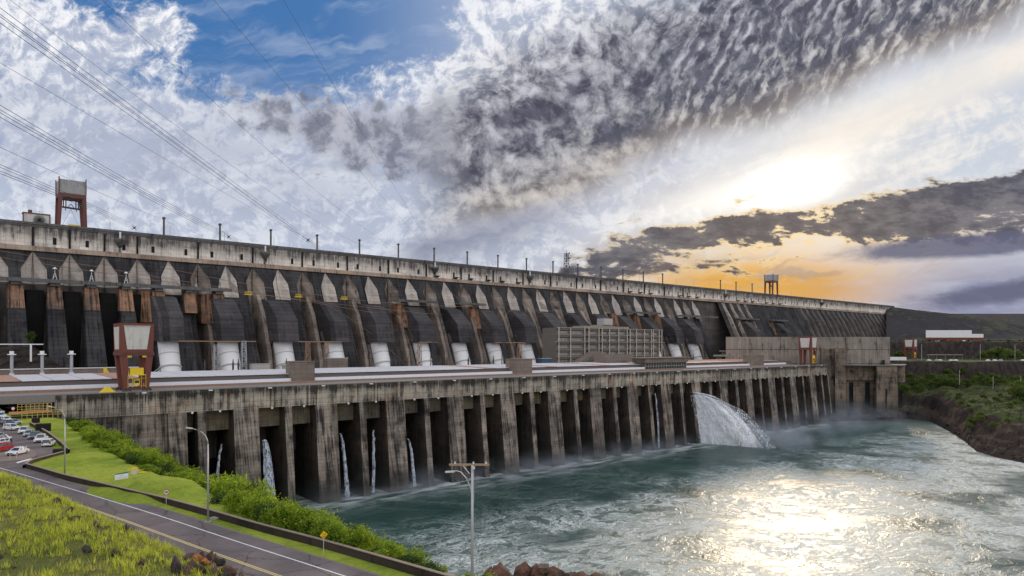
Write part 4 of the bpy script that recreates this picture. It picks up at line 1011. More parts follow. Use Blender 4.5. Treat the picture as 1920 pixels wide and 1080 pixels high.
singles = [([(180,0),(300,92),(420,205),(560,330),(700,442),(750,470)], 'thin single wire between the upper bundle and the middle wires', 160, 560),
           ([(400,0),(500,115),(600,232),(700,350),(800,465)], 'thin single wire that leaves the photo top at left of centre', 170, 600),
           ([(530,0),(590,98),(650,200),(720,318),(810,462)], 'rightmost thin single wire crossing the blue sky', 180, 610),
           ([(-40,95),(0,118),(170,215),(330,310),(480,395),(590,455)], 'thin single wire between the upper and middle bundles', 160, 520),
           ([(10,0),(130,85),(250,165),(400,290),(560,395),(700,470)], 'thin single wire just above the upper bundle', 165, 545),
           ([(-40,258),(0,275),(150,345),(300,410),(380,442)], 'thin faint wire between the middle and lower bundles', 170, 460)]
for pts, lab, z0, z1 in singles: cable(pts, plan(pts[0][0], z0), plan(pts[-1][0], z1), .055, lab, 'thin single wires in the sky')
face_w = [([(0,485),(200,508),(420,545),(640,572),(830,590)], 'low rust coloured wire sagging across the left dam slabs'), ([(0,470),(150,497),(330,520),(520,560),(700,585)], 'upper rust coloured wire sagging across the left dam slabs'),
          ([(300,500),(420,525),(560,548),(760,570),(920,575)], 'rust coloured wire crossing the middle of the dam slabs'), ([(560,548),(640,592),(735,650),(760,690)], 'brown wire falling from the dam slabs to the fifth penstock'), ([(700,575),(780,640),(800,680)], 'brown wire falling from the dam slabs to the sixth penstock'),
          ([(830,535),(900,600),(950,655),(975,690)], 'brown wire falling from the dam slabs to the ninth penstock'), ([(900,590),(935,600),(955,590),(965,560)], 'looped dark wire hanging from the platform above the eighth penstock')]
for pts, lab in face_w: cable(pts, (on_y(pts[0][0], 428).x, 428), (on_y(pts[-1][0], 418).x, 418), .10, lab, 'wires across the dam face', 'cable_rust')

# ---------------------------------------------------------------- cars
def paint(name, c): M[name] = plain(name, c, .25, var=.03, sc=.5, spec=.6); return M[name]
paint('white_car_paint', (.78,.78,.78)); paint('silver_car_paint', (.42,.44,.47)); paint('dark_car_paint', (.03,.035,.05)); paint('red_car_paint', (.45,.02,.025)); paint('grey_car_paint', (.16,.17,.19))
M['tyre'] = plain('tyre_rubber', (.02,.02,.02), .9); M['rim'] = plain('wheel_rim', (.5,.5,.52), .35, .6); M['lampglass'] = plain('headlight_glass', (.75,.78,.8), .15); M['tail'] = plain('tail_light', (.35,.01,.01), .3)
def car_proto(kind, mat):
    t = thing('car', '', 'car', (0,0,0))
    L, Wd, H = {'suv': (4.6,1.86,1.68), 'sedan': (4.6,1.8,1.45), 'hatch': (4.0,1.74,1.5), 'pickup': (5.3,1.88,1.78)}[kind]
    h = L/2; zb = .32; zs = {'suv': .98, 'sedan': .88, 'hatch': .92, 'pickup': 1.02}[kind]; w = Wd/2
    prof = [(-h, zb+.1), (-h+.05, zs-.22), (-h+.25, zs-.08), (-h*.42, zs+.02), (h*.2, zs+.04), (h-.35, zs+.04), (h-.02, zs-.15), (h, zb+.15), (h-.2, zb), (-h+.2, zb)]
    mb = MB(); rows = []
    for y, ins in ((-w, .06), (-w+.10, 0), (w-.10, 0), (w, .06)):
        rows.append([(x*(1-ins*.4), y, zb+(z-zb)*(1-ins)) for x, z in prof])
    mb.grid(rows, closed=True); n = len(prof); mb.f.append(tuple(range(n))[::-1]); mb.f.append(tuple(range(3*n, 4*n)))
    body = mb.build('body', M[mat], t)
    x0, x1, x2, x3 = {'suv': (-h*.45, -h*.10, h*.82, h*.97), 'sedan': (-h*.42, -h*.05, h*.42, h*.75), 'hatch': (-h*.45, -h*.1, h*.72, h*.96), 'pickup': (-h*.40, -h*.12, h*.22, h*.32)}[kind]
    zt = H-.05; wi = w-.12; wt = w-.30
    MB().hexa([(x0,-wi,zs),(x3,-wi,zs),(x3,wi,zs),(x0,wi,zs),(x1,-wt,zt),(x2,-wt,zt),(x2,wt,zt),(x1,wt,zt)]).build('window', M['glass'], t)
    rf = MB().hexa([(x1-.1,-wt-.03,zt-.02),(x2+.1,-wt-.03,zt-.02),(x2+.1,wt+.03,zt-.02),(x1-.1,wt+.03,zt-.02),(x1+.1,-wt+.08,H+.02),(x2-.1,-wt+.08,H+.02),(x2-.1,wt-.08,H+.02),(x1+.1,wt-.08,H+.02)])
    for sy in (-1, 1):
        for a, b_ in (((x0+.02), (x1+.02)), ((x2), (x3-.02))): rf.bar((a, sy*(wi+.01), zs), (b_, sy*(wt+.01), zt), .09)
        xm = (x1+x2)/2+.05; rf.bar((xm, sy*(wi+.01), zs), (xm, sy*(wt+.01), zt), .10)
    rf.build('roof', M[mat], t)
    if kind == 'pickup': MB().box(x3+.1, h-.12, -w+.18, w-.18, zs+.045, zs+.06).build('load_bed', M['tyre'], t)
    for sx in (-1, 1):
        for sy in (-1, 1):
            wx_ = sx*(h-.85); R_ = .34 if kind in ('suv', 'pickup') else .31
            wh = MB().tube([(wx_, sy*(w-.2), R_), (wx_, sy*(w+.015), R_)], R_, 14).build('wheel', M['tyre'], t)
            MB().tube([(wx_, sy*(w-.02), R_), (wx_, sy*(w+.03), R_)], R_*.6, 10).build('rim', M['rim'], wh)
    for sy in (-1, 1):
        MB().box(-h-.012, -h+.22, min(sy*(w-.45), sy*(w-.02)), max(sy*(w-.45), sy*(w-.02)), zs-.30, zs-.14).build('headlight', M['lampglass'], t)
        MB().box(h-.10, h+.012, min(sy*(w-.38), sy*(w-.03)), max(sy*(w-.38), sy*(w-.03)), zs-.28, zs-.06).build('tail_light', M['tail'], t)
        MB().box(x0+.12, x0+.3, min(sy*(w-.02), sy*(w+.14)), max(sy*(w-.02), sy*(w+.14)), zs+.02, zs+.16).build('mirror', M[mat], t)
    MB().box(-h-.015, -h+.02, -w+.45, w-.45, zb+.12, zb+.32).build('grille', M['tyre'], t)
    return t
protos = {}
GR = 'cars parked in the lot'
# photo x, y of the wheels, heading in the photo (where the nose points), kind, paint, label
CARS = [
 (33, 854, 210, 'sedan', 'white_car_paint', 'white sedan parked on the paved island at the lot entrance'),
 (2, 848, 205, 'suv', 'red_car_paint', 'bright red car behind the white sedan on the paved island'),
 (-1, 836, 200, 'hatch', 'white_car_paint', 'white hatchback behind the red car at the left edge of the photo'),
 (-14, 826, 200, 'suv', 'silver_car_paint', 'pale car cut by the left edge behind the white hatchback'),
 (91, 837, 55, 'suv', 'white_car_paint', 'white car with black rear trim at the near end of the parked row'),
 (77, 829, 235, 'pickup', 'white_car_paint', 'white pickup facing the camera, second in the row from the barrier'),
 (64, 823.5, 235, 'suv', 'grey_car_paint', 'dark grey car parked between the white pickup and a silver car'),
 (54, 818.5, 235, 'hatch', 'silver_car_paint', 'silver hatchback facing the camera in the middle of the row'),
 (45, 813, 235, 'suv', 'white_car_paint', 'white car next to the side-on white sport utility car'),
 (22, 807, 350, 'suv', 'white_car_paint', 'white sport utility car seen side-on at the bend of the row'),
 (15, 800, 350, 'suv', 'dark_car_paint', 'near black car directly behind the side-on white car'),
 (26, 796, 350, 'sedan', 'silver_car_paint', 'silver sedan behind the near black car'),
 (10, 791, 350, 'hatch', 'white_car_paint', 'white hatchback in the third row of the left parking lot'),
 (-6, 795, 350, 'suv', 'dark_car_paint', 'dark blue car at the left edge behind the near black car'),
 (0, 784, 350, 'suv', 'white_car_paint', 'white car at the left edge below the small lawn'),
 (-6, 776, 350, 'pickup', 'white_car_paint', 'white van-like pickup at the left edge beside the lawn'),
 (27, 767, 185, 'sedan', 'silver_car_paint', 'silver sedan behind the round sign, nearest in the upper row'),
 (26, 762, 185, 'sedan', 'dark_car_paint', 'dark green sedan in the upper row between silver sedan and pickup'),
 (30, 757, 185, 'pickup', 'silver_car_paint', 'silver pickup in the upper row under the bridge deck'),
 (27, 752, 185, 'suv', 'dark_car_paint', 'dark car deepest in the shade under the bridge deck'),
 (50, 752, 185, 'suv', 'dark_car_paint', 'dark car at the right end of the shade under the deck'),
]
def head(x, y, ang, z=GZ):                    # turn a direction seen in the photo into a heading on the ground
    a = on_z(x, y, z); b_ = on_z(x+6*math.cos(R(ang)), y-4*math.sin(R(ang))*.6, z); return math.atan2(b_.y-a.y, b_.x-a.x)
for x, y, ang, kind, mt, lab in CARS:
    key = (kind, mt)
    if key not in protos: protos[key] = car_proto(kind, mt); o = protos[key]
    else: o = copy_tree(protos[key])
    p = on_z(x, y, GZ); zz = GZ+.106
    if mt != 'x' and 838 < y < 868 and x < 60: zz = GZ+.222
    o.location = (p.x, p.y, zz); o.rotation_euler = (0, 0, head(x, y, ang)+math.pi); o['label'] = lab; o['group'] = GR; o['category'] = 'car'
# far cars on the right terrace: too small to show parts
k = 0
for x, y, wc in [(1742,676,'white_car_paint'),(1756,676,'silver_car_paint'),(1762,675,'white_car_paint'),(1783,675.5,'white_car_paint'),(1792,675,'white_car_paint'),(1852,677,'white_car_paint'),(1865,677,'white_car_paint'),(1876,677,'silver_car_paint'),(1918,677,'white_car_paint'),(1757,640.5,'white_car_paint'),(1764,640.5,'dark_car_paint'),(1808,641,'white_car_paint'),(1822,641,'silver_car_paint')]:
    z = 50.3 if y > 650 else 72.6; Zc = 752 if z < 60 else 905
    p = at_d(x, 649, Zc); o = MB().obox((p.x,p.y,z), 4.6, 1.9, .95, 2.4).obox((p.x,p.y,z+.95), 2.6, 1.6, .55, 2.4).build('distant_car', M[wc])
    tag(o, f'{wc.split("_")[0]} car far off on the {"lower" if z<60 else "upper"} terrace of the right bank', 'car', 'distant cars on the right bank')

# ---------------------------------------------------------------- street furniture
def street_lamp(label, loc, rz, Hh=10.9):
    t = thing('street_lamp', label, 'street lamp', (0,0,0), 'curved arm street lamps by the road')
    MB().tube([(0,0,0),(0,0,Hh*.5),(0,0,Hh-1.2)], [.12,.10,.08], 10).build('pole', M['steelgrey'], t, smooth=True)
    MB().tube([(0,0,Hh-1.25),(.08,0,Hh-.7),(.35,0,Hh-.1),(.85,0,Hh+.35),(1.5,0,Hh+.62),(2.0,0,Hh+.72)], [.075,.07,.06,.055,.05,.045], 8).build('arm', M['steelgrey'], t, smooth=True)
    MB().hexa([(1.9,-.07,Hh+.68),(2.75,-.13,Hh+.78),(2.75,.13,Hh+.78),(1.9,.07,Hh+.68),(1.9,-.06,Hh+.80),(2.7,-.09,Hh+.93),(2.7,.09,Hh+.93),(1.9,.06,Hh+.80)]).build('lamp_head', M['crane_white'], t)
    MB().box(-.35,.35,-.35,.35,-.3,.08).build('foot', M['kerb'], t)
    t.location = loc; t.rotation_euler = (0,0,rz); return t
left_dir = math.atan2(CA, -SA)*0+math.atan2(CA*1.0, -SA*1.0)      # towards the left of the photo
left_dir = math.atan2(CA, -SA)
p = on_z(390, 980, GZ); l1 = street_lamp('grey curved arm street lamp standing in the grass strip beside the speed sign', (p.x, p.y, GZ+.1), left_dir)
p = on_z(121.5, 894, GZ); l2 = copy_tree(l1); l2.location = (p.x, p.y, GZ+.1); l2['label'] = 'farther curved arm street lamp by the barrier near the parking lot'
p = at_d(885.5, 649, 59.5)
t = thing('crossarm_lamp', 'tall grey lamp post with wooden crossarm rising before the river', 'street lamp', (p.x, p.y, GZ-.5))
zt = CAMZ+(649-872)/F*59.5
MB().tube([(p.x,p.y,GZ-2),(p.x,p.y,GZ+6),(p.x,p.y,zt)], [.14,.125,.10], 12).build('pole', M['steelgrey'], t, smooth=True)
MB().tube([(p.x+.06,p.y-.1,zt-3.2),(p.x+.06,p.y-.1,zt-.2)], .05, 6).build('conduit', M['steelgrey'], t)
lv = Vector((-SA, CA, 0)); b0 = Vector((p.x, p.y, 0))
cr = MB().bar(b0+lv*1.9+Vector((-.35,-.3,zt+.12)), b0-lv*1.35+Vector((.5,.4,zt-.08)), .13, .17)
cr.build('crossarm', plain('weathered_timber', (.34,.23,.15), .85, var=.3, sc=6), t)
for f in (-1.2, -.1, 1.5): q_ = b0+lv*f; MB().tube([(q_.x, q_.y, zt+.12), (q_.x, q_.y, zt+.30)], [.10,.05], 8).build('insulator', M['crane_white'], t)
q_ = b0-lv*1.2; MB().tube([(q_.x,q_.y,zt-.32),(q_.x,q_.y,zt-.1)], .14, 8).build('black_lamp', M['darksteel'], t)
MB().bar(b0+lv*.85+Vector((0,0,zt)), b0+lv*.25+Vector((0,0,zt-.75)), .05).build('brace', M['steelgrey'], t)
MB().box(p.x-.14,p.x+.14,p.y-.2,p.y-.1,zt-.35,zt-.1).build('junction_box', M['crane_white'], t)
MB().tube([b0+Vector((0,0,zt-2.6)), b0+lv*.18+Vector((0,0,zt-1.9)), b0+lv*.5+Vector((0,0,zt-1.15)), b0+lv*1.0+Vector((0,0,zt-.6)), b0+lv*1.35+Vector((0,0,zt-.5)), b0+lv*1.6+Vector((0,0,zt-.52))], [.06,.055,.05,.045,.04,.04], 8).build('arm', M['crane_white'], t, smooth=True)
MB().bar(b0+lv*1.55+Vector((0,0,zt-.55)), b0+lv*2.35+Vector((0,0,zt-.6)), .2, .14).build('lamp_head', M['crane_white'], t)
# signs
M['signwhite'] = plain('sign_white', (.80,.80,.80), .5, var=.04); M['signred'] = plain('sign_red', (.55,.03,.03), .5, var=.05); M['signyellow'] = plain('sign_yellow', (.85,.50,.01), .5, var=.05); M['ink'] = plain('sign_black', (.015,.015,.015), .6); M['teal'] = plain('sign_teal', (.01,.16,.19), .5)
def txt(body, size, mat, parent, loc, rot, name='lettering', bold=.0):
    cu = bpy.data.curves.new(name, 'FONT'); cu.body = body; cu.size = size; cu.align_x = 'CENTER'; cu.align_y = 'CENTER'; cu.extrude = .004; cu.offset = bold
    tmp = bpy.data.objects.new(name+'_tmp', cu); COL.objects.link(tmp); dg = bpy.context.evaluated_depsgraph_get(); me = bpy.data.meshes.new_from_object(tmp.evaluated_get(dg)); bpy.data.objects.remove(tmp)
    me.materials.clear(); me.materials.append(mat); o = bpy.data.objects.new(name, me); COL.objects.link(o); o.parent = parent; o.location = loc; o.rotation_euler = rot; return o
def disc(r0, r1, y, n=28):                    # flat ring or disc facing -Y
    mb = MB(); ring0 = [(r0*math.cos(math.tau*i/n), y, r0*math.sin(math.tau*i/n)) for i in range(n)]; ring1 = [(r1*math.cos(math.tau*i/n), y, r1*math.sin(math.tau*i/n)) for i in range(n)]
    mb.grid([ring0, ring1], closed=True); return mb
cam_yaw = -(math.pi/2-AX)
def face_cam(p, turn=0): return math.atan2(p.y, p.x)-math.pi/2+turn
p = on_z(312, 948, GZ); Zs = GZ+.1
t = lthing('speed_sign', 'round white speed limit sign with red rim reading 40', 'road sign', (p.x, p.y, Zs)); t.rotation_euler = (0,0,face_cam(p, R(25)))
MB().tube([(0,.04,0),(0,.04,1.9)], .035, 8).build('post', M['crane_white'], t)
def zoff(o, z): o.location = (0,0,z); return o
zoff(MB().tube([(0,-.01,0),(0,.01,0)], .40, 28).build('plate', M['signwhite'], t), 1.75)
zoff(disc(.31, .40, -.016).build('rim', M['signred'], t), 1.75); txt('40', .42, M['ink'], t, (0,-.02,1.75), (R(90),0,0), bold=.012)
p = on_z(607, 1040, GZ)
t = lthing('curve_sign', 'yellow diamond warning sign with black winding arrow beside the barrier', 'road sign', (p.x, p.y, Zs)); t.rotation_euler = (0,0,face_cam(p, R(20)))
MB().tube([(0,.04,0),(0,.04,2.1)], .035, 8).build('post', M['crane_white'], t)
r_ = .42
MB().hexa([(0,-.012,2.0-r_),(r_,-.012,2.0),(r_,.012,2.0),(0,.012,2.0-r_),(-r_,-.012,2.0),(0,-.012,2.0+r_),(0,.012,2.0+r_),(-r_,.012,2.0)]).build('plate', M['signyellow'], t)
aw_ = MB()
pts_ = [(-.02,1.78),(-.10,1.90),(-.12,2.02),(-.04,2.12),(.02,2.20)]; pts2 = [(.12,1.84),(.16,1.97),(.10,2.09)]
for P_ in (pts_, pts2):
    for a, b_ in zip(P_, P_[1:]): aw_.bar((a[0],-.02,a[1]), (b_[0],-.02,b_[1]), .055, .012)
aw_.add([(.0,-.021,1.70),(.10,-.021,1.80),(-.06,-.021,1.84)], [(0,1,2)]).add([(.14,-.021,2.12),(.20,-.021,2.0),(.04,-.021,2.02)], [(0,1,2)]).build('arrow', M['ink'], t)
p = on_z(228, 912, GZ)
t = lthing('information_sign', 'white rectangular information board with teal top band on the lawn', 'sign', (p.x, p.y, GZ)); t.rotation_euler = (0,0,face_cam(p, R(24)))
MB().tube([(-.75,.03,0),(-.75,.03,2.1)], .03, 6).build('post', M['steelgrey'], t); MB().tube([(.75,.03,0),(.75,.03,2.1)], .03, 6).build('post', M['steelgrey'], t)
MB().box(-1.0,1.0,-.02,.0,1.15,1.95).build('board', M['signwhite'], t); MB().box(-1.0,1.0,-.021,.001,1.955,2.12).build('band', M['teal'], t)
mb = MB()                                       # two lines of lettering too small to read
for xx0, xx1, zz_ in ((-.35,.3,1.68),(-.8,.75,1.36)):
    x_ = xx0
    while x_ < xx1: w_ = .05+.05*((x_*37) % 1); mb.box(x_, x_+w_, -.024, -.0215, zz_, zz_+.07+.03*((x_*71) % 1)); x_ += w_+.035
mb.build('lettering', M['steelgrey'], t)
p = on_z(24.5, 779, GZ)
t = lthing('parking_sign', 'small round pale sign with red rim in front of the upper row of cars', 'road sign', (p.x, p.y, GZ)); t.rotation_euler = (0,0,face_cam(p))
MB().tube([(0,.04,0),(0,.04,2.0)], .04, 6).build('post', M['crane_white'], t); zoff(MB().tube([(0,-.01,0),(0,.01,0)], .52, 22).build('plate', M['signwhite'], t), 2.2)
zoff(disc(.42, .52, -.016).build('rim', M['signred'], t), 2.2); MB().bar((-.12,-.02,2.05), (.14,-.02,2.38), .06, .01).build('symbol', M['signred'], t)
p = on_z(18.5, 862, GZ); o = MB().tube([(p.x,p.y,GZ+.2),(p.x,p.y,GZ+1.5)], .05, 6).build('thin_post', M['crane_white']); tag(o, 'left of two short white posts in front of the white sedan', 'post', 'short white posts on the island')
p = on_z(30.5, 861, GZ); o = MB().tube([(p.x,p.y,GZ+.2),(p.x,p.y,GZ+1.1)], .05, 6).build('thin_post', M['crane_white']); tag(o, 'right of two short white posts in front of the white sedan', 'post', 'short white posts on the island')
p = on_z(21, 835, GZ); t = thing('dark_pillar', 'slim dark upright pillar behind the white sedan', 'pillar', (p.x,p.y,GZ+.1)); MB().tube([(p.x,p.y,GZ+.1),(p.x,p.y,GZ+1.6)], .22, 8).build('body', M['darksteel'], t); MB().tube([(p.x,p.y,GZ+1.6),(p.x,p.y,GZ+1.8)], [.15,.05], 8).build('top', M['paleframe'], t)
# concrete covers and blocks by the road
for x, y, sx_, sy_, h_, mt, lab in ((409,972,1.6,1.1,.25,'kerb','square concrete cover in the grass strip beside the curved lamp'),(828,1090,2.4,1.6,.9,'kerb','brown concrete block behind the barrier at the river edge'),(252,889,.9,.7,.8,'crane_white','small white and yellow box on the lawn in front of the bushes')):
    p = on_z(x, y, GZ); o = MB().obox((p.x,p.y,GZ-.1 if x != 828 else GZ-.6), sx_, sy_, h_+.1, .4).build('utility_box' if x == 252 else 'concrete_block', M[mt]); tag(o, lab, 'block')
    if x == 252: MB().obox((p.x,p.y,GZ+.81), .95, .75, .25, .4).build('lid', M['yellow'], o, shift=(0,0,0))
for i, (x, y) in enumerate(((248,886.5),(262,889),(240,884))):
    a = on_z(x, y, gz(*on_z(x,y,GZ).to_2d())); o = MB().bar((a.x,a.y,GZ+.35),(a.x+1.2,a.y+.5,GZ+.15),.12,.25).build('yellow_rail', M['yellow']); tag(o, ('low yellow rail just left of the small white box','low yellow rail just right of the small white box','low yellow rail farthest left of the small white box')[i], 'rail', 'low yellow rails on the lawn')
# dark culvert boxes on the lawn by the lot
for x, y, w_, h_, lab in ((81,809,3.4,2.0,'square dark drain box on the lawn beside the parked row'),(67,793,2.0,1.4,'round dark drain mouth in the upper lawn'),(113,853,2.6,1.2,'dark block at the corner where the low walls meet')):
    p = on_z(x, y, GZ); t = lthing('drain_box', lab, 'drain', (p.x,p.y,GZ)); rz = face_cam(p); t.rotation_euler = (0,0,rz)
    MB().box(-w_/2, w_/2, 0, 1.4, -.3, h_).build('frame', M['barrier'], t); MB().box(-w_/2+.2, w_/2-.2, -.03, -.003, .1, h_-.2).build('opening', M['black'], t)
# gate hut with yellow railings beside the powerhouse
M['rail_yellow'] = plain('dull_yellow_railing', (.55,.42,.12), .7, var=.2); M['orange'] = plain('orange_board', (.62,.26,.12), .7, var=.15); M['brownroof'] = plain('brown_roof', (.09,.07,.06), .9, var=.2)
p = on_z(70, 772, GZ); rz = 0
t = lthing('gate_hut', 'small dark roofed hut with pale corner post beside the powerhouse wall', 'hut', (p.x, p.y, GZ)); t.rotation_euler = (0,0,face_cam(p))
MB().box(-3.4,1.6,0,3,-.2,2.6).build('wall', M['tower'], t); MB().hexa([(-2.6,-.6,2.6),(2.4,-.6,2.6),(2.4,4,3.0),(-2.6,4,3.0),(-2.6,-.2,5.2),(2.2,-.2,5.2),(2.2,4,5.3),(-2.6,4,5.3)]).build('roof', M['brownroof'], t); MB().box(2.45,3.1,-.5,.2,-.2,4.6).build('corner_post', M['crane_white'], t)
p = on_z(66, 784, GZ)
t = lthing('railed_platform', 'yellow railed walkway with orange board in front of the small hut', 'platform', (p.x, p.y, GZ)); t.rotation_euler = (0,0,face_cam(p))
MB().box(-6.5,4.2,.3,.6,1.5,2.2).build('orange_board', M['orange'], t); MB().box(-6,7.5,.8,3,-.2,.6).box(-6,7.5,.8,3,.9,1.1).build('floor', M['barrier'], t)
mb = MB()
for z_ in (2.6, 3.4, 4.2): mb.box(-4.5,4.3,2.6,2.75,z_,z_+.12)
for i in range(9): mb.box(-4.5+i*1.08,-4.36+i*1.08,2.6,2.75,1.1,4.3)
for z_ in (.9, 1.6, 2.3): mb.box(-3.5,7.4,.1,.22,z_,z_+.1)
for i in range(9): mb.box(-3.4+i*1.3,-3.26+i*1.3,.1,.22,-.2,2.4)
mb.build('railing', M['rail_yellow'], t)
# wall behind the upper parking under the deck
o = MB().box(-60, 14, 308, 309, GZ, 49.3).build('panel_wall', M['panel']); tag(o, 'beige panelled wall behind the upper parked cars at left edge', 'wall')
# yellow loader and small yellow things near the left crane
p = on_y(212, 345); t = thing('yellow_loader', 'yellow wheeled loader standing behind the roof left of the red crane', 'loader', (p.x, 345, DZ+.2))
MB().box(p.x-1.5,p.x+5,344,346.5,DZ+1.6,DZ+3.6).build('body', M['yellow'], t); MB().bar((p.x-1,345,DZ+3),(p.x-3.2,345,DZ+7.2),.8).bar((p.x-3.2,345,DZ+3.6),(p.x-3.2,345,DZ+7),.9).build('boom', M['yellow'], t)
for dx_ in (0, 3.8): MB().tube([(p.x+dx_,343.7,DZ+1.2),(p.x+dx_,344.6,DZ+1.2)], 1.0, 12).build('wheel', M['tyre'], t)
p = on_y(201, PY+1.2); o = MB().hexa([(p.x-2.5,PY+.3,DZ+.36),(p.x+2.5,PY+.3,DZ+.36),(p.x+2.5,PY+1.6,DZ+.36),(p.x-2.5,PY+1.6,DZ+.36),(p.x-.6,PY+.5,DZ+2.2),(p.x+.6,PY+.5,DZ+2.2),(p.x+.6,PY+1.4,DZ+2.2),(p.x-.6,PY+1.4,DZ+2.2)]).build('rail_stop', M['yellow']); tag(o, 'yellow rail stop on the deck edge just left of the red crane', 'rail stop')

# ---------------------------------------------------------------- far right: buildings
def far_pt(x, Zc): q_ = at_d(x, 649, Zc); return (q_.x, q_.y)
t = thing('depot', 'long low white depot with brick red base on the upper terrace', 'building', (*far_pt(1790, 935), 72.5))
M['brick'] = plain('brick_red_wall', (.20,.055,.04), .8, var=.2, sc=.3)
MB().prism([far_pt(1736,930), far_pt(1822,930), far_pt(1822,960), far_pt(1736,960)], 72.4, 78).build('base_wall', M['brick'], t)
MB().prism([far_pt(1736,929), far_pt(1822,929), far_pt(1822,961), far_pt(1736,961)], 78.01, 88).build('white_wall', M['white'], t)
MB().prism([far_pt(1822,931), far_pt(1844,931), far_pt(1844,955), far_pt(1822,955)], 72.4, 77.9).build('annexe_base', M['brick'], t); MB().prism([far_pt(1822,930), far_pt(1844,930), far_pt(1844,956), far_pt(1822,956)], 77.95, 83).build('annexe_wall', M['white'], t)
for x in (1738, 1752, 1766, 1815): MB().prism([far_pt(x,929.4), far_pt(x+8,929.4), far_pt(x+8,929.9), far_pt(x,929.9)], 72.6, 75.4).build('doorway', M['black'], t)
t = thing('far_hall', 'pale concrete continuation of the powerhouse beneath the smallest crane', 'building', (*far_pt(1712, 800), 40))
MB().prism([far_pt(1690,806), far_pt(1736,800), far_pt(1745,860), far_pt(1690,860)], 43, 50.5).build('deck_wall', M['panel'], t)
for x in (1693, 1703.5, 1714.5, 1725.5): MB().prism([far_pt(x,802), far_pt(x+5,802), far_pt(x+6,850), far_pt(x,850)], 30, 42.99).build('pier', M['panel'], t)
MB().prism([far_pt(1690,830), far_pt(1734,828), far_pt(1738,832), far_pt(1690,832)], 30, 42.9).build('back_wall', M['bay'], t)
for x, w_, lab in ((1676, 12, 'long white vehicle roof at left end of the lower right terrace'), (1692, 7, 'short white vehicle right of the long one on the lower terrace')):
    q_ = at_d(x, 649, 770); o = MB().obox((q_.x,q_.y,50.4), w_, 4, 3.4, -.7).obox((q_.x,q_.y,53.8), w_*.9, 3.6, .3, -.7).build('parked_truck', M['white']); tag(o, lab, 'truck')
t = thing('canopy', 'long thin flat canopy over the parked cars on the lower right terrace', 'canopy', (*far_pt(1780, 840), 50.3))
MB().prism([far_pt(1738,836), far_pt(1806,836), far_pt(1806,850), far_pt(1738,850)], 55.4, 56).build('roof', M['office_slab'], t)
for x in (1740, 1756, 1772, 1788, 1804): MB().prism([far_pt(x,838), far_pt(x+.8,838), far_pt(x+.8,839), far_pt(x,839)], 50.2, 55.39).build('post', M['office_slab'], t)
for i, (x, zb_) in enumerate(((1728,50.2),(1838,50.2),(1903,50.2),(1862,24),(1914,24),(1799,30))):
    Zc = 760 if zb_ > 45 else 640; q_ = at_d(x, 649, Zc); o = MB().tube([(q_.x,q_.y,zb_),(q_.x,q_.y,zb_+(18 if zb_>45 else 14))], .22, 5).build('light_pole', M['steelgrey']); tag(o, 'one of the thin grey poles scattered over the right bank terraces', 'pole', 'thin poles on the right bank')

# ---------------------------------------------------------------- vegetation
def leaf_mat(name, c1, c2, tr=.5):
    m, g, b = newmat(name); P, _ = g.pos(); n = g.noise(P, .9, 4, .65); n2 = g.noise(P, 5, 2, .6)
    oi = g.new('ShaderNodeObjectInfo'); rv = S(m.node_tree, oi.outputs['Random'])
    c = g.mix((n.ss(.35,.65)*.7+rv*.3).clamp(), c1, c2); c = g.mul(c, n2*.8+.6)
    g.link(c, b.inputs['Base Color']); b.inputs['Roughness'].default_value = .6; b.inputs['Specular IOR Level'].default_value = .25
    t_ = g.new('ShaderNodeBsdfTranslucent'); g.link(g.mul(c, 1.3), t_.inputs['Color']); mx = g.new('ShaderNodeMixShader'); mx.inputs[0].default_value = tr
    out = m.node_tree.nodes['Material Output']; g.link(b.outputs[0], mx.inputs[1]); g.link(t_.outputs[0], mx.inputs[2]); g.link(mx.outputs[0], out.inputs['Surface']); return m
M['leaf'] = leaf_mat('bush_leaves', (.06,.12,.012), (.34,.44,.035), .6); M['leaf_dark'] = leaf_mat('dark_leaves', (.035,.075,.012), (.08,.13,.025), .4); M['leaf_far'] = leaf_mat('far_leaves', (.05,.085,.02), (.15,.20,.035), .4)
M['bark'] = plain('bark', (.08,.06,.045), .9, var=.3)
RS = np.random.RandomState(11)
def leaves_np(centres, size, n_per, spread):
    C = np.repeat(centres, n_per, 0)+RS.normal(0, 1, (len(centres)*n_per, 3))*spread
    N = len(C); d1 = RS.normal(0, 1, (N, 3)); d1 /= np.linalg.norm(d1, axis=1)[:, None]; d2 = np.cross(d1, RS.normal(0, 1, (N, 3))); d2 /= np.linalg.norm(d2, axis=1)[:, None]
    s = size*RS.uniform(.6, 1.3, (N, 1)); V = np.stack([C-d1*s, C+d2*s*.42, C+d1*s, C-d2*s*.42], 1).reshape(-1, 3); Fq = np.arange(N*4).reshape(N, 4); return V, Fq
def crown(nl, rx, ry, rz, n, size, n_per=6, spread=.32, base=.2):
    # lobes spread through the crown, leaf clumps near each lobe's surface
    L = []
    for _ in range(nl):
        a = RS.uniform(0, math.tau); r = RS.uniform(0, .75)**.7; zz = RS.uniform(base, .95); L.append((math.cos(a)*r*rx, math.sin(a)*r*ry, zz*rz, RS.uniform(.28, .50)))
    cen = []
    for _ in range(n):
        l = L[RS.randint(nl)]; d_ = RS.normal(0, 1, 3); d_ /= np.linalg.norm(d_); d_[2] = abs(d_[2])*.9-.25; q_ = l[3]*RS.uniform(.65, 1.08)
        cen.append((l[0]+d_[0]*rx*q_, l[1]+d_[1]*ry*q_, max(.05, l[2]+d_[2]*rz*q_*.9)))
    return leaves_np(np.array(cen), size, n_per, spread)
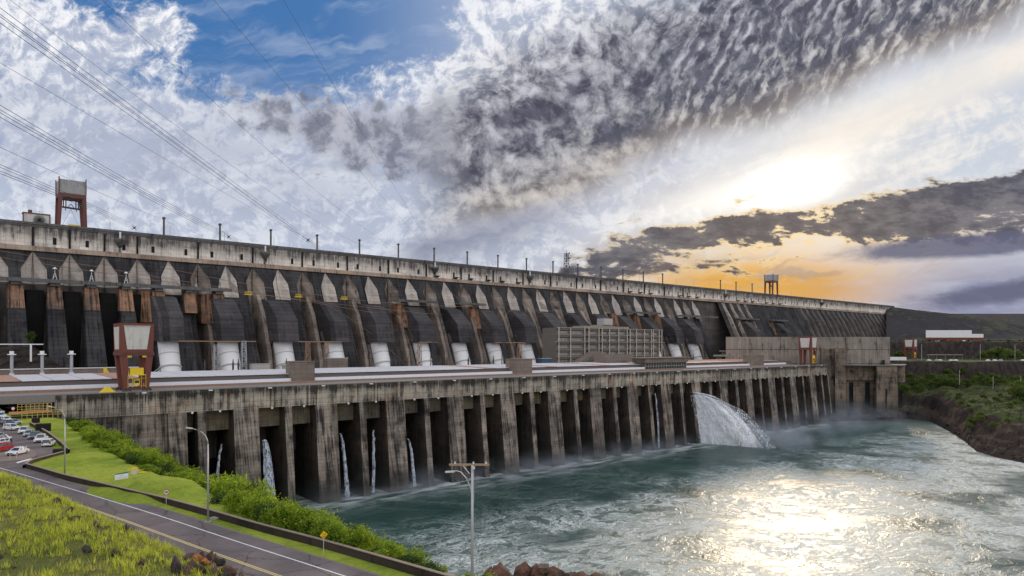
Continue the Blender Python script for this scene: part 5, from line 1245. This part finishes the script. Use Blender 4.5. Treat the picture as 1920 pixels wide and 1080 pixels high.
def bush_proto(rx, rz, n, size, m, nl=9):
    t = thing('bush', '', 'bush', (0,0,0)); V_, F_ = crown(nl, rx, rx, rz, n, size); o = np_mesh('foliage', V_, F_, m, False); o.parent = t
    mb = MB()
    for k_ in range(5): a = math.tau*k_/5+.4; mb.tube([(0,0,-.6),(math.cos(a)*rx*.25, math.sin(a)*rx*.25, rz*.35),(math.cos(a)*rx*.55, math.sin(a)*rx*.55, rz*.75)], [.10,.06,.02], 5)
    mb.build('branches', M['bark'], t, shift=(0,0,0)); return t
bp = [bush_proto(2.2, 2.8, 420, .20, M['leaf']), bush_proto(2.4, 3.2, 420, .22, M['leaf']), bush_proto(2.1, 2.5, 420, .17, M['leaf']), bush_proto(2.6, 3.0, 460, .20, M['leaf_dark'])]
used_b = [False]*4
skyl = [(100,786),(115,786),(130,783),(160,788),(195,808),(225,814),(250,828),(290,846),(320,866),(345,878),(375,897),(400,898),(440,892),(470,904),(500,934),(530,944),(560,946),(600,964),(640,984),(670,992),(700,1010),(740,1024),(780,1034),(806,1044),(830,1062)]
sx_, sy_ = zip(*skyl)
BW = ('far left by the powerhouse wall', 'in the middle of the river slope', 'at the right end of the river slope')
def place_bush(xp, Zc, ytop=None, s=1.0, ki=None, lab=None, grp='bushes on the river slope', row='front'):
    p = at_d(xp, 649, Zc); z0 = gz(p.x, p.y); ki = rnd.randrange(4) if ki is None else ki
    if ytop is not None:
        ht = CAMZ+(649-ytop)/F*Zc-z0
        if ht < 1.0: return
        hz_ = (2.8,3.2,2.5,3.0)[ki]*1.12; s = ht/hz_
        if s > 3.6: return
    if not used_b[ki]: o = bp[ki]; used_b[ki] = True
    else: o = copy_tree(bp[ki])
    sxy = min(max(s, .7), 1.9); o.location = (p.x, p.y, z0-.15); o.scale = (sxy*rnd.uniform(.85,1.15), sxy*rnd.uniform(.85,1.15), s); o.rotation_euler = (0,0,rnd.uniform(0,6.28))
    o['label'] = lab or ('%s %s green bush in the %s row %s' % ('tall' if s > 1.5 else 'low', 'dark' if ki == 3 else 'bright' if ki == 1 else 'fine leaved' if ki == 2 else 'full', row, next(t_ for lim, t_ in ((150,'under the left end of the powerhouse wall'),(205,'below the stained end wall'),(265,'behind the information board'),(330,'left of the near curved lamp'),(400,'just behind the near curved lamp'),(460,'right of the near curved lamp'),(520,'before the broad water jet'),(585,'left of the yellow curve sign'),(650,'just behind the yellow curve sign'),(720,'right of the yellow curve sign'),(1e9,'at the river end of the barrier')) if xp < lim))).replace('fine leaved green', 'fine leaved').replace('full green', 'green'); o['group'] = grp; o['category'] = 'bush'
def edge_Zc(xp):                               # depth of the lawn edge seen at this place in the photo
    best = None
    for q_ in Ed:
        Zc = q_.x*CA+q_.y*SA; Xc_ = q_.x*SA-q_.y*CA; xx = 960+F*Xc_/Zc
        if best is None or abs(xx-xp) < best[0]: best = (abs(xx-xp), Zc)
    return best[1]
xp = 104.0
while xp < 835:
    Ze = edge_Zc(xp); yt = float(np.interp(xp, sx_, sy_))
    for f, dy in ((1.5, 0), (9, 0), (18, 0), (28, 0), (40, 0)):
        if f == 1.5 and xp < 480: dy = 26 if xp > 200 else 10
        if f >= 18 and xp > 480: continue
        if rnd.random() < .14: continue
        if f == 9 and 200 < xp < 480: dy = 8
        place_bush(xp+rnd.uniform(-5, 5), Ze+f*(1.6 if xp < 480 else 1)+rnd.uniform(-1, 1), yt+dy+rnd.uniform(-3, 15), row={1.5:'front',9:'second',18:'middle',28:'fourth',40:'back'}[f])
    xp += 13*(110/Ze)**.5*(1.15 if xp > 480 else 1)
for xp_, yp_ in ((352,888),(862,1076),(900,1082)): place_bush(xp_, edge_Zc(min(xp_, 850))+6, yp_, ki=1)
# grass: tufts of blades on the hillside and the strip beside the road
def grass(name, X_, Y_, Z_, hmin, hmax, nb, wd, m, lean=.35):
    n = len(X_); B_ = np.repeat(np.stack([X_, Y_, Z_], 1), nb, 0); N = len(B_)
    B_[:, :2] += RS.normal(0, .10, (N, 2)); h = RS.uniform(hmin, hmax, N)*np.repeat(RS.uniform(.6, 1.3, n), nb); a = RS.uniform(0, math.tau, N); b_ = RS.uniform(0, math.tau, N); ln = RS.uniform(.1, lean*2, N)*h
    w_ = np.stack([np.cos(a), np.sin(a), a*0], 1)*wd*RS.uniform(.6, 1.4, N)[:, None]; dl = np.stack([np.cos(b_)*ln, np.sin(b_)*ln, h], 1)
    mid = B_+dl*np.array([.35,.35,.6]); V_ = np.stack([B_-w_, B_+w_, mid+w_*.6, B_+dl, mid-w_*.6], 1).reshape(-1, 3); i = np.arange(N)*5
    F_ = np.concatenate([np.stack([i, i+1, i+2, i+4], 1)]); T_ = np.stack([i+4, i+2, i+3, i+3], 1)
    me = bpy.data.meshes.new(name); me.vertices.add(len(V_)); me.vertices.foreach_set('co', V_.astype(np.float32).ravel())
    q4 = F_.ravel(); t3 = np.stack([i+4, i+2, i+3], 1).ravel(); me.loops.add(len(q4)+len(t3)); me.polygons.add(2*N); me.loops.foreach_set('vertex_index', np.concatenate([q4, t3]).astype(np.int32))
    me.polygons.foreach_set('loop_start', np.concatenate([np.arange(N)*4, N*4+np.arange(N)*3]).astype(np.int32)); me.polygons.foreach_set('loop_total', np.concatenate([np.full(N, 4), np.full(N, 3)]).astype(np.int32)); me.update(calc_edges=True)
    me.materials.append(m); o = bpy.data.objects.new(name, me); COL.objects.link(o); o['kind'] = 'stuff'; o['label'] = 'rough yellow green grass'; return o
M['grass'] = leaf_mat('grass_blades', (.23,.29,.03), (.58,.60,.08), .62); M['grass_dry'] = leaf_mat('dry_grass', (.32,.29,.12), (.38,.34,.16), .4); M['grass_dark'] = leaf_mat('dark_grass', (.06,.11,.015), (.10,.16,.02), .45)
def scatter(n, xr, yr, cond):
    X_ = RS.uniform(*xr, n); Y_ = RS.uniform(*yr, n); k_ = cond(X_, Y_); return X_[k_], Y_[k_]
def vis(X_, Y_, m_=60):
    Zc = X_*CA+Y_*SA; Xc_ = X_*SA-Y_*CA; return (Zc > 20) & (960+F*Xc_/np.maximum(Zc, 1) > -m_) & (960+F*Xc_/np.maximum(Zc, 1) < 700)
hc = lambda X_, Y_: vis(X_, Y_) & (-sdist(Nn, X_, Y_) > .3) & (np.hypot(X_, Y_) < 130)
PC = at_d(393, 1050, 63)
X_, Y_ = scatter(125000, (-60, 70), (10, 130), hc)
_k = np.hypot(X_-PC.x, Y_-PC.y) > 4.2; X_, Y_ = X_[_k], Y_[_k]; pat = fbm(X_, Y_, .22); clump = fbm(X_+50, Y_, .8, 3)
kp = (pat+clump*.9 > .86-.12*RS.uniform(0, 1, len(X_)))
grass('grass', X_[kp], Y_[kp], ground(X_[kp], Y_[kp]), .22, .75, 4, .030, M['grass'])
kd = (fbm(X_+9, Y_+30, .3) > .52) & (RS.uniform(0, 1, len(X_)) < .45); grass('dark_grass', X_[kd], Y_[kd], ground(X_[kd], Y_[kd]), .1, .35, 4, .025, M['grass_dark'])
kd = RS.uniform(0, 1, len(X_)) < .22; grass('dry_grass', X_[kd], Y_[kd], ground(X_[kd], Y_[kd]), .2, .6, 3, .012, M['grass_dry'])
X2, Y2 = scatter(60000, (-120, 110), (10, 200), lambda a, b_: vis(a, b_, 20) & (-sdist(Nn, a, b_) < -11.9) & (sdist(Ed, a, b_) < .3) & ~((sdist([on_z(-200,868,GZ).to_2d(), on_z(128,850,GZ).to_2d()], a, b_) > 0) & (sdist([on_z(128,852,GZ).to_2d(), on_z(30,792,GZ).to_2d()], a, b_) > -.5)))
k2 = (sdist(Wc, X2, Y2) > 2.4); grass('lawn_grass', X2[k2], Y2[k2], ground(X2[k2], Y2[k2]), .04, .12, 3, .03, M['grass'])
# ---------------------------------------------------------------- rocks
def rock_mat(name, c1, c2, c3):
    m, g, b = newmat(name); P, _ = g.pos(); n = g.noise(P, 1.6, 6, .68); n2 = g.noise(P, 9, 4, .7); v = g.noise(P, .45, 3, .5)
    c = g.mix(n.ss(.38, .62), c1, c2); c = g.mix(v.ss(.55, .68)*.8, c, c3); c = g.mul(c, n2*.9+.5); g.link(c, b.inputs['Base Color']); b.inputs['Roughness'].default_value = .95
    g.link(g.bump(n2+n*2, .9, .12), b.inputs['Normal']); return m
M['boulder'] = rock_mat('brown_basalt', (.15,.085,.065), (.075,.05,.042), (.24,.13,.06)); M['boulder_dark'] = rock_mat('dark_basalt_boulder', (.035,.028,.025), (.06,.045,.04), (.10,.07,.055)); M['boulder_orange'] = rock_mat('orange_rock', (.48,.20,.05), (.35,.14,.04), (.45,.22,.07)); M['boulder_red'] = rock_mat('shore_rock', (.20,.095,.06), (.10,.06,.045), (.05,.035,.03))
def boulder_mesh(seed, sx, sy, sz):
    r = random.Random(seed); bm = bmesh.new(); bmesh.ops.create_icosphere(bm, subdivisions=4, radius=1)
    pls = [(Vector((r.uniform(-1,1), r.uniform(-1,1), r.uniform(-.6,1))).normalized(), r.uniform(.38,.78)) for _ in range(15)]
    for v in bm.verts:
        for n_, d_ in pls:
            k_ = v.co.dot(n_)-d_
            if k_ > 0: v.co -= n_*k_*.97
        q_ = v.co; f = float(fbm(np.array([q_.x*1.0+seed]), np.array([q_.y+q_.z*1.7]), 1.6, 3)[0]); v.co *= .8+.45*f
        v.co.x *= sx; v.co.y *= sy; v.co.z *= sz
    me = bpy.data.meshes.new('boulder'); bm.to_mesh(me); bm.free(); return me
def boulder(x, y, Zc, w_, h_, mt, lab, seed, grp=None, z=None):
    p = at_d(x, y, Zc); z0 = gz(p.x, p.y) if z is None else z; me = boulder_mesh(seed, w_/2, w_*.45, h_*.6); me.materials.append(M[mt]); o = bpy.data.objects.new('boulder', me); COL.objects.link(o)
    o.location = (p.x, p.y, z0+h_*.08); o.rotation_euler = (0,0,seed*1.3); tag(o, lab, 'boulder', grp); return o
def hill_depth(x, y):                           # where the sight line meets the hillside
    lo = None
    for i in range(400):
        Zc = 28+i*.25; p = at_d(x, y, Zc)
        if gz(p.x, p.y) >= p.z: return Zc
    return 80.0
for x, y, w_, h_, mt, lab in ((108,940,26,16,'boulder','large grey brown boulder near the top of the grassy hillside'),(133,955,18,12,'boulder_dark','dark boulder just below the large grey brown one'),(122,972,16,9,'boulder_dark','low dark rock left of the small dark rock row'),(140,973,22,9,'boulder_dark','low dark rock row below the dark boulder'),(178,985,22,13,'boulder','brown flat rock right of centre on the grassy hillside'),(183,976,12,8,'boulder_dark','dark knob above the brown flat rock'),(237,988,24,15,'boulder_dark','dark rock at the road side brow of the hillside'),(224,1003,18,10,'boulder','brown rock below the dark brow rock'),(164,1032,22,16,'boulder_dark','dark hollow rock left of the sharp black rock'),(217,1037,26,18,'boulder_dark','sharp black rock low on the hillside'),(90,1034,16,8,'boulder','small pinkish flat rock low at left on the hillside'),(15,912,20,11,'boulder','brown rock cluster at the left edge by the yellow line'),(20,935,14,6,'boulder_dark','small flat dark rock below the left brown cluster'),(128,1032,16,9,'boulder','greyish rock between the pinkish rock and dark hollow rock'),(0,1045,12,9,'boulder_dark','small dark rock at the lower left edge'),(265,1055,18,14,'boulder','brown rough rock between black rock and rock pile')):
    Zc = hill_depth(x, y+h_*.3); boulder(x, y, Zc, w_*Zc/F*1.1, h_*Zc/F*1.4, mt, lab, int(x*7+y))
PILE = [(352,1030,14,10,'boulder'),(366,1034,16,11,'boulder'),(378,1038,16,11,'boulder'),(357,1020,10,7,'boulder_orange'),(392,1045,18,12,'boulder'),(372,1050,18,12,'boulder_orange'),(356,1047,18,12,'boulder'),(404,1052,16,13,'boulder'),(385,1058,16,11,'boulder_orange'),(362,1063,20,13,'boulder'),(414,1060,16,13,'boulder_dark'),(398,1066,16,10,'boulder'),(378,1072,18,12,'boulder_dark'),(416,1070,14,10,'boulder'),(430,1069,14,10,'boulder_red'),(350,1076,22,14,'boulder'),(331,1072,26,30,'boulder_dark'),(440,1076,16,12,'boulder_red'),(405,1078,18,12,'boulder'),(425,1082,18,10,'boulder_dark'),(452,1080,12,8,'boulder')]
for i, (x, y, w_, h_, mt) in enumerate(PILE):
    Zc = min(hill_depth(x, y+4), 70); lab = {3: 'bright orange stone on top of the roadside rock pile', 16: 'large black boulder left of the roadside rock pile'}.get(i) or ('%s stone in the %s %s of the roadside rock pile' % ({'boulder':'brown','boulder_orange':'rusty orange','boulder_dark':'dark','boulder_red':'reddish'}[mt], 'upper' if y < 1048 else 'middle' if y < 1066 else 'lower', 'left' if x < 372 else 'middle' if x < 402 else 'right'))
    boulder(x, y, Zc, w_*Zc/F*1.35, h_*Zc/F*1.8, mt, lab, 900+i*3, 'stones of the roadside rock pile', z=gz(*at_d(x, y, Zc).to_2d())+.25)
SH = [(915,1070,40,20),(945,1066,42,22),(975,1064,44,20),(1008,1068,40,20),(1035,1066,44,18),(1062,1072,40,16),(1090,1076,40,14),(1120,1078,44,12),(1150,1081,36,10),(905,1082,44,26),(960,1084,60,30),(1020,1086,60,28),(1080,1090,70,24)]
for i, (x, y, w_, h_) in enumerate(SH):
    Zc = 74; p = at_d(x, y, Zc); boulder(x, y, Zc, w_*Zc/F*1.35, h_*Zc/F*2.4, 'boulder_red', ORD[i]+' reddish brown shore rock '+('in the upper row' if i < 9 else 'in the lower row')+' at the bottom edge of the photo', 400+i, 'shore rocks at the bottom edge', z=p.z-h_*Zc/F*.9)
p = at_d(1019, 1066, 73); o = MB().obox((p.x, p.y, p.z-.2), 1.5, 1.0, .5, .7).build('stone_slab', M['boulder']); tag(o, 'flat squared stone slab lying on the reddish shore rocks', 'slab')
# boulders along the right shore
bmesh_ = [boulder_mesh(60+i, 1, .9, .75) for i in range(4)]
for m_ in bmesh_: m_.materials.append(M['boulder_dark'])
for i in range(70):
    xb = rnd.uniform(1700, 1935); e_ = float(np.interp(xb, EX, EZ)); Zb = e_+rnd.uniform(0, 26)*(1 if i % 3 else 2.4); p = at_d(xb, 649, Zb); o = bpy.data.objects.new('boulder', bmesh_[i % 4]); COL.objects.link(o)
    s_ = rnd.uniform(.8, 2.6); o.location = (p.x, p.y, float(right_z(np.array([xb]), np.array([Zb]))[0])*.85+.3); o.scale = (s_, s_*rnd.uniform(.7,1.2), s_*rnd.uniform(.6,1)); o.rotation_euler = (rnd.uniform(-.3,.3), rnd.uniform(-.3,.3), rnd.uniform(0,6))
    tag(o, '%s dark boulder on the right shore, %s' % ('big' if s_ > 1.8 else 'small', 'near the end block' if xb < 1760 else 'at the bend of the shore' if xb < 1840 else 'towards the right edge'), 'boulder', 'boulders along the right shore')
# scattered small stones on the hillside
X3, Y3 = scatter(2600, (-60, 70), (10, 130), lambda a, b_: hc(a, b_)); k3 = (fbm(X3+9, Y3+30, .3) > .45); X3, Y3 = X3[k3], Y3[k3]; mb = MB()
Z3 = ground(X3, Y3)
for x, y, z in zip(X3[:900], Y3[:900], Z3[:900]):
    s = rnd.uniform(.06, .22); P_ = [(x+rnd.uniform(-1,1)*s, y+rnd.uniform(-1,1)*s, z+rnd.uniform(-.3,1)*s) for _ in range(6)]; mb.add(P_, [(0,1,2),(0,2,3),(0,3,4),(1,2,5),(2,3,5),(3,4,5),(0,1,5),(0,4,5)])
o = mb.build('small_stones', M['boulder_dark']); o['kind'] = 'stuff'; o['label'] = 'small dark stones scattered through the hillside grass'
# ---------------------------------------------------------------- trees and scrub on the right bank
tp = []
def tree_proto(rx, rz, m):
    t = thing('tree', '', 'tree', (0,0,0)); V_, F_ = crown(12, rx, rx, rz, 520, .42, 6, .45, base=.35); o = np_mesh('crown', V_, F_, m, False); o.parent = t
    MB().tube([(0,0,-.5),(0,0,rz*.35),(rx*.1,0,rz*.7)], [.35,.25,.12], 6).build('trunk', M['bark'], t, shift=(0,0,0)); return t
tp = [tree_proto(5, 8, M['leaf_far']), tree_proto(5.5, 9, M['leaf_far'])]; ut = [False, False]
def rb_z(x, Zc): return float(right_z(np.array([float(x)]), np.array([float(Zc)]))[0])
def ptree(x, Zc, s, lab, grp, cat='tree'):
    k_ = rnd.randrange(2)
    if not ut[k_]: o = tp[k_]; ut[k_] = True
    else: o = copy_tree(tp[k_])
    p = at_d(x, 649, Zc); o.location = (p.x, p.y, rb_z(x, Zc)-.3); o.scale = (s*rnd.uniform(.9,1.2), s*rnd.uniform(.9,1.2), s*rnd.uniform(.85,1.1)); o.rotation_euler = (0,0,rnd.uniform(0,6)); o['label'] = lab; o['group'] = grp; o['category'] = cat
for x, s in ((1838,.7),(1846,.8),(1850,1.3),(1858,1.45),(1866,1.5),(1874,1.5),(1882,1.5),(1889,1.45),(1896,1.35),(1902,1.1),(1912,.7),(1918,.8),(1836,.6),(1925,.8)): ptree(x, 815+rnd.uniform(-12, 12), s, 'one of the green trees in the clump before the dark upper cliff', 'trees on the lower right terrace')
for x, s in ((1690,1.1),(1697,1.0),(1683,.9)): ptree(x, 850, s, 'one of the dark trees left of the smallest red crane', 'trees left of the smallest crane')
for i in range(95): x = rnd.uniform(1684, 1925); Zc = rnd.uniform(668, 712); ptree(x, Zc, rnd.uniform(.35, .95), 'low green shrub on the slope under the dark wall, '+('beside the end block' if x < 1740 else 'below the depot' if x < 1800 else 'below the tree clump' if x < 1870 else 'near the right edge'), 'shrubs on the right bank slope', 'shrub')
for i in range(26): x = rnd.uniform(1795, 1930); Zc = rnd.uniform(455, 600); ptree(x, Zc, rnd.uniform(.25, .6), 'one of the shrubs on the rocky shoulder above the right shore', 'shrubs above the right shore', 'shrub')
for i, (x, Zc, s) in enumerate(((1900,560,1.0),(1912,545,1.3),(1922,540,1.4),(1908,600,1.2),(1930,560,1.3))): ptree(x, Zc, s, 'one of the bushy green trees at the right edge of the photo', 'trees at the right edge')
for i in range(30): x = rnd.uniform(1735, 1930); ptree(x, 888+rnd.uniform(0, 10), rnd.uniform(.15, .35), 'one of the low bushes along the rim of the upper terrace', 'bushes on the upper terrace rim', 'bush')
# small bright shrub on the dark rock left
V_, F_ = crown(6, 2.4, 2.4, 7, 160, .35, 6, .4); o = np_mesh('rock_bush', V_, F_, M['leaf_dark'], False); p = on_y(55, 398); o.location = (p.x, 398, 66); tag(o, 'dark narrow bush growing on top of the dark rock face', 'bush')

# ---------------------------------------------------------------- falling water and mist
def spray_mat(name, dens=1.0, cut=.45, sc=1.0, col_=(.80,.83,.88)):
    m, g, b = newmat(name); P, (x, y, z) = g.pos()
    n = g.noise(g.vec(x*.9*sc, y*.9*sc, z*.30*sc), 1, 6, .68, .6); n2 = g.noise(P, 2.2*sc, 4, .7)
    a = ((n*.75+n2*.35)*dens).ss(cut, cut+.22)
    c = g.mix(n2.ss(.30, .60), tuple(v*.84 for v in col_), col_)
    g.link(c, b.inputs['Base Color']); b.inputs['Roughness'].default_value = .9; b.inputs['Specular IOR Level'].default_value = .1; g.link(a, b.inputs['Alpha'])
    g.link(g.bump(n*2+n2, .4, .5), b.inputs['Normal']); return m
M['spray'] = spray_mat('falling_white_water', 1.0, .08, 1.0, (.97,.98,1.0)); M['spray_thin'] = spray_mat('thin_spray', 1.0, .50, 1.3); M['jet'] = spray_mat('narrow_jet', 1.0, .42, 1.4, (.72,.80,.90))
t = thing('water_outflow', 'big white fan of water bursting from an outlet bay into the river', 'waterfall', (403, PY-4, 0))
def fan(s0, wid, vmin, vmax, z0, mat, name, jit, seed):
    r = np.random.RandomState(seed); rows = []
    nv, nt_ = 30, 34
    for i in range(nv):
        v = vmin+(vmax-vmin)*i/(nv-1); rows.append([])
        for j in range(nt_):
            tt = j/(nt_-1); zz = z0+ (1.5*v*tt*1.0) - (z0+1.5*v+.5)*tt*tt; yy = PY+1-48*v*tt*(1-.06*tt)
            wob = (float(fbm(v*9+seed, tt*5.0, 1.0, 3))-.45)*jit*(.3+tt)
            rows[-1].append((s0+wid*tt+wob*1.6+14*v*tt, yy+wob, zz+wob*.6))
    return MB().grid(rows).build(name, M[mat], t, smooth=True)
for i, s0 in enumerate((397.0, 399.0, 401.0, 403.0, 404.6)): fan(s0, 1.5-i*.5, .05+.02*i, .98-.05*abs(i-2), 33.5-abs(i-2)*.4, 'spray' if i in (1,2,3) else 'spray_thin', 'water_sheet', 2.6, i*13)
fan(401.5, 0, .9, 1.12, 34.4, 'spray_thin', 'spray_edge', 7.5, 77); fan(400, 0, .6, 1.06, 34.8, 'spray_thin', 'spray_edge', 6.5, 99); fan(403, 0, .85, 1.16, 34.0, 'spray_thin', 'spray_edge', 9.0, 55)
fan(398, 0, .3, .9, 35.0, 'spray_thin', 'spray_edge', 5.0, 21)
# narrow jets inside the bays
def bay_jet(xpx, ytop, ybot, wpx, lab, drift=0):
    p = on_y(xpx, PY+4, ytop); z0 = p.z; w_ = wpx*(p.x*CA+p.y*SA)/F; rows = []
    for j in range(24):
        tt = j/23; z_ = z0*(1-tt*tt)-.5*tt; yy = PY+4-3*tt-drift*.2*tt; ww = w_*(.25+.75*tt)
        k_ = (float(fbm(tt*8, xpx*.1, 1, 3))-.45)*1.6
        rows.append([(p.x+drift*tt-ww/2+k_*.5, yy, z_), (p.x+drift*tt-ww/6+k_, yy-.8-k_*.4, z_), (p.x+drift*tt+ww/5+k_, yy-.7, z_), (p.x+drift*tt+ww/2, yy+.2, z_)])
    o = MB().grid(rows).build('water_jet', M['jet'], smooth=True); tag(o, lab, 'water jet', 'narrow water jets in the outlet bays'); return o
JL = [(330,836,0,20,'white plume of water at the far left outlet bay',1.5),(417,832,0,8,'thin arched jet in the second outlet bay from the left',-3.5),(495,824,0,24,'broad white jet in the third lit bay beside a thick pier',1.5),(637,812,0,10,'tall narrow jet along the right side of the thick central left pier',2.0),(700,806,0,7,'thin pale jet behind the narrow pier left of centre',-1.5),(764,822,0,8,'faint pale jet in the bay left of the crossarm lamp',2.0),(1227,737,0,4,'straight thin thread of water in a far bay',.6),(1381,725,0,3,'straight thin thread of water right of the big outflow',0)]
for x, yt, yb, w_, lab, dr in JL: bay_jet(x, yt, yb, w_, lab, dr)
def mist(name, x0, x1, y0, y1, z0, z1, dens, lab, sc=.06, seed=0):
    m = bpy.data.materials.new(name); m.use_nodes = True; nt_ = m.node_tree; g = G(nt_); nt_.nodes.remove(nt_.nodes['Principled BSDF']); v = g.new('ShaderNodeVolumePrincipled'); v.inputs['Color'].default_value = (.82,.90,1,1); v.inputs['Anisotropy'].default_value = .2
    P, (x, y, z) = g.pos(); n = g.noise(g.vec(x*sc+seed, y*sc*1.3, z*sc*1.6), 1, 4, .6); fx = x.ss(x0, x0+(x1-x0)*.3)*x.ss(x1, x1-(x1-x0)*.3); fy = y.ss(y0, y0+(y1-y0)*.5)*y.ss(y1, y1-(y1-y0)*.25); fz = z.ss(z1, z0)
    g.link(n.ss(.42, .68)*fx*fy*fz*fz*dens, v.inputs['Density']); g.link(v.outputs[0], nt_.nodes['Material Output'].inputs['Volume'])
    m.cycles.volume_step_rate = 1.0
    o = MB().box(x0, x1, y0, y1, z0, z1).build('mist', m); tag(o, lab, 'mist', None, 'stuff'); return o
mist('mist_near', 95, 400, 236, 276, .3, 16, .075, 'thin bluish mist drifting at the feet of the piers')
mist('mist_outflow', 395, 480, 190, 272, .3, 24, .07, 'mist hanging over the water right of the big outflow', seed=5)
mist('mist_far', 480, 640, 190, 282, .3, 30, .028, 'bluish mist over the river before the far outlet bays', seed=9)

# copies that read alike get their order from the left added to the label
def seen_x(o):
    if o.type == 'MESH' and o.location.length < .01:
        c_ = sum((Vector(q_) for q_ in o.bound_box), Vector())/8
    else: c_ = o.location
    return F*(c_.x*SA-c_.y*CA)/max(1, c_.x*CA+c_.y*SA)
same = {}
for o in list(COL.objects):
    if o.parent is None and o.get('label') and not o.get('kind'): same.setdefault(o['label'], []).append(o)
for lab, L_ in same.items():
    if len(L_) < 2 or len(L_) > 39 or len(lab.split()) > 15: continue
    lab2 = lab.replace('one of the ', '')
    for i_, o in enumerate(sorted(L_, key=seen_x)):
        o['label'] = lab2+', '+ORD[i_]+' from left' if len(lab2.split()) < 14 else ORD[i_]+' '+lab2
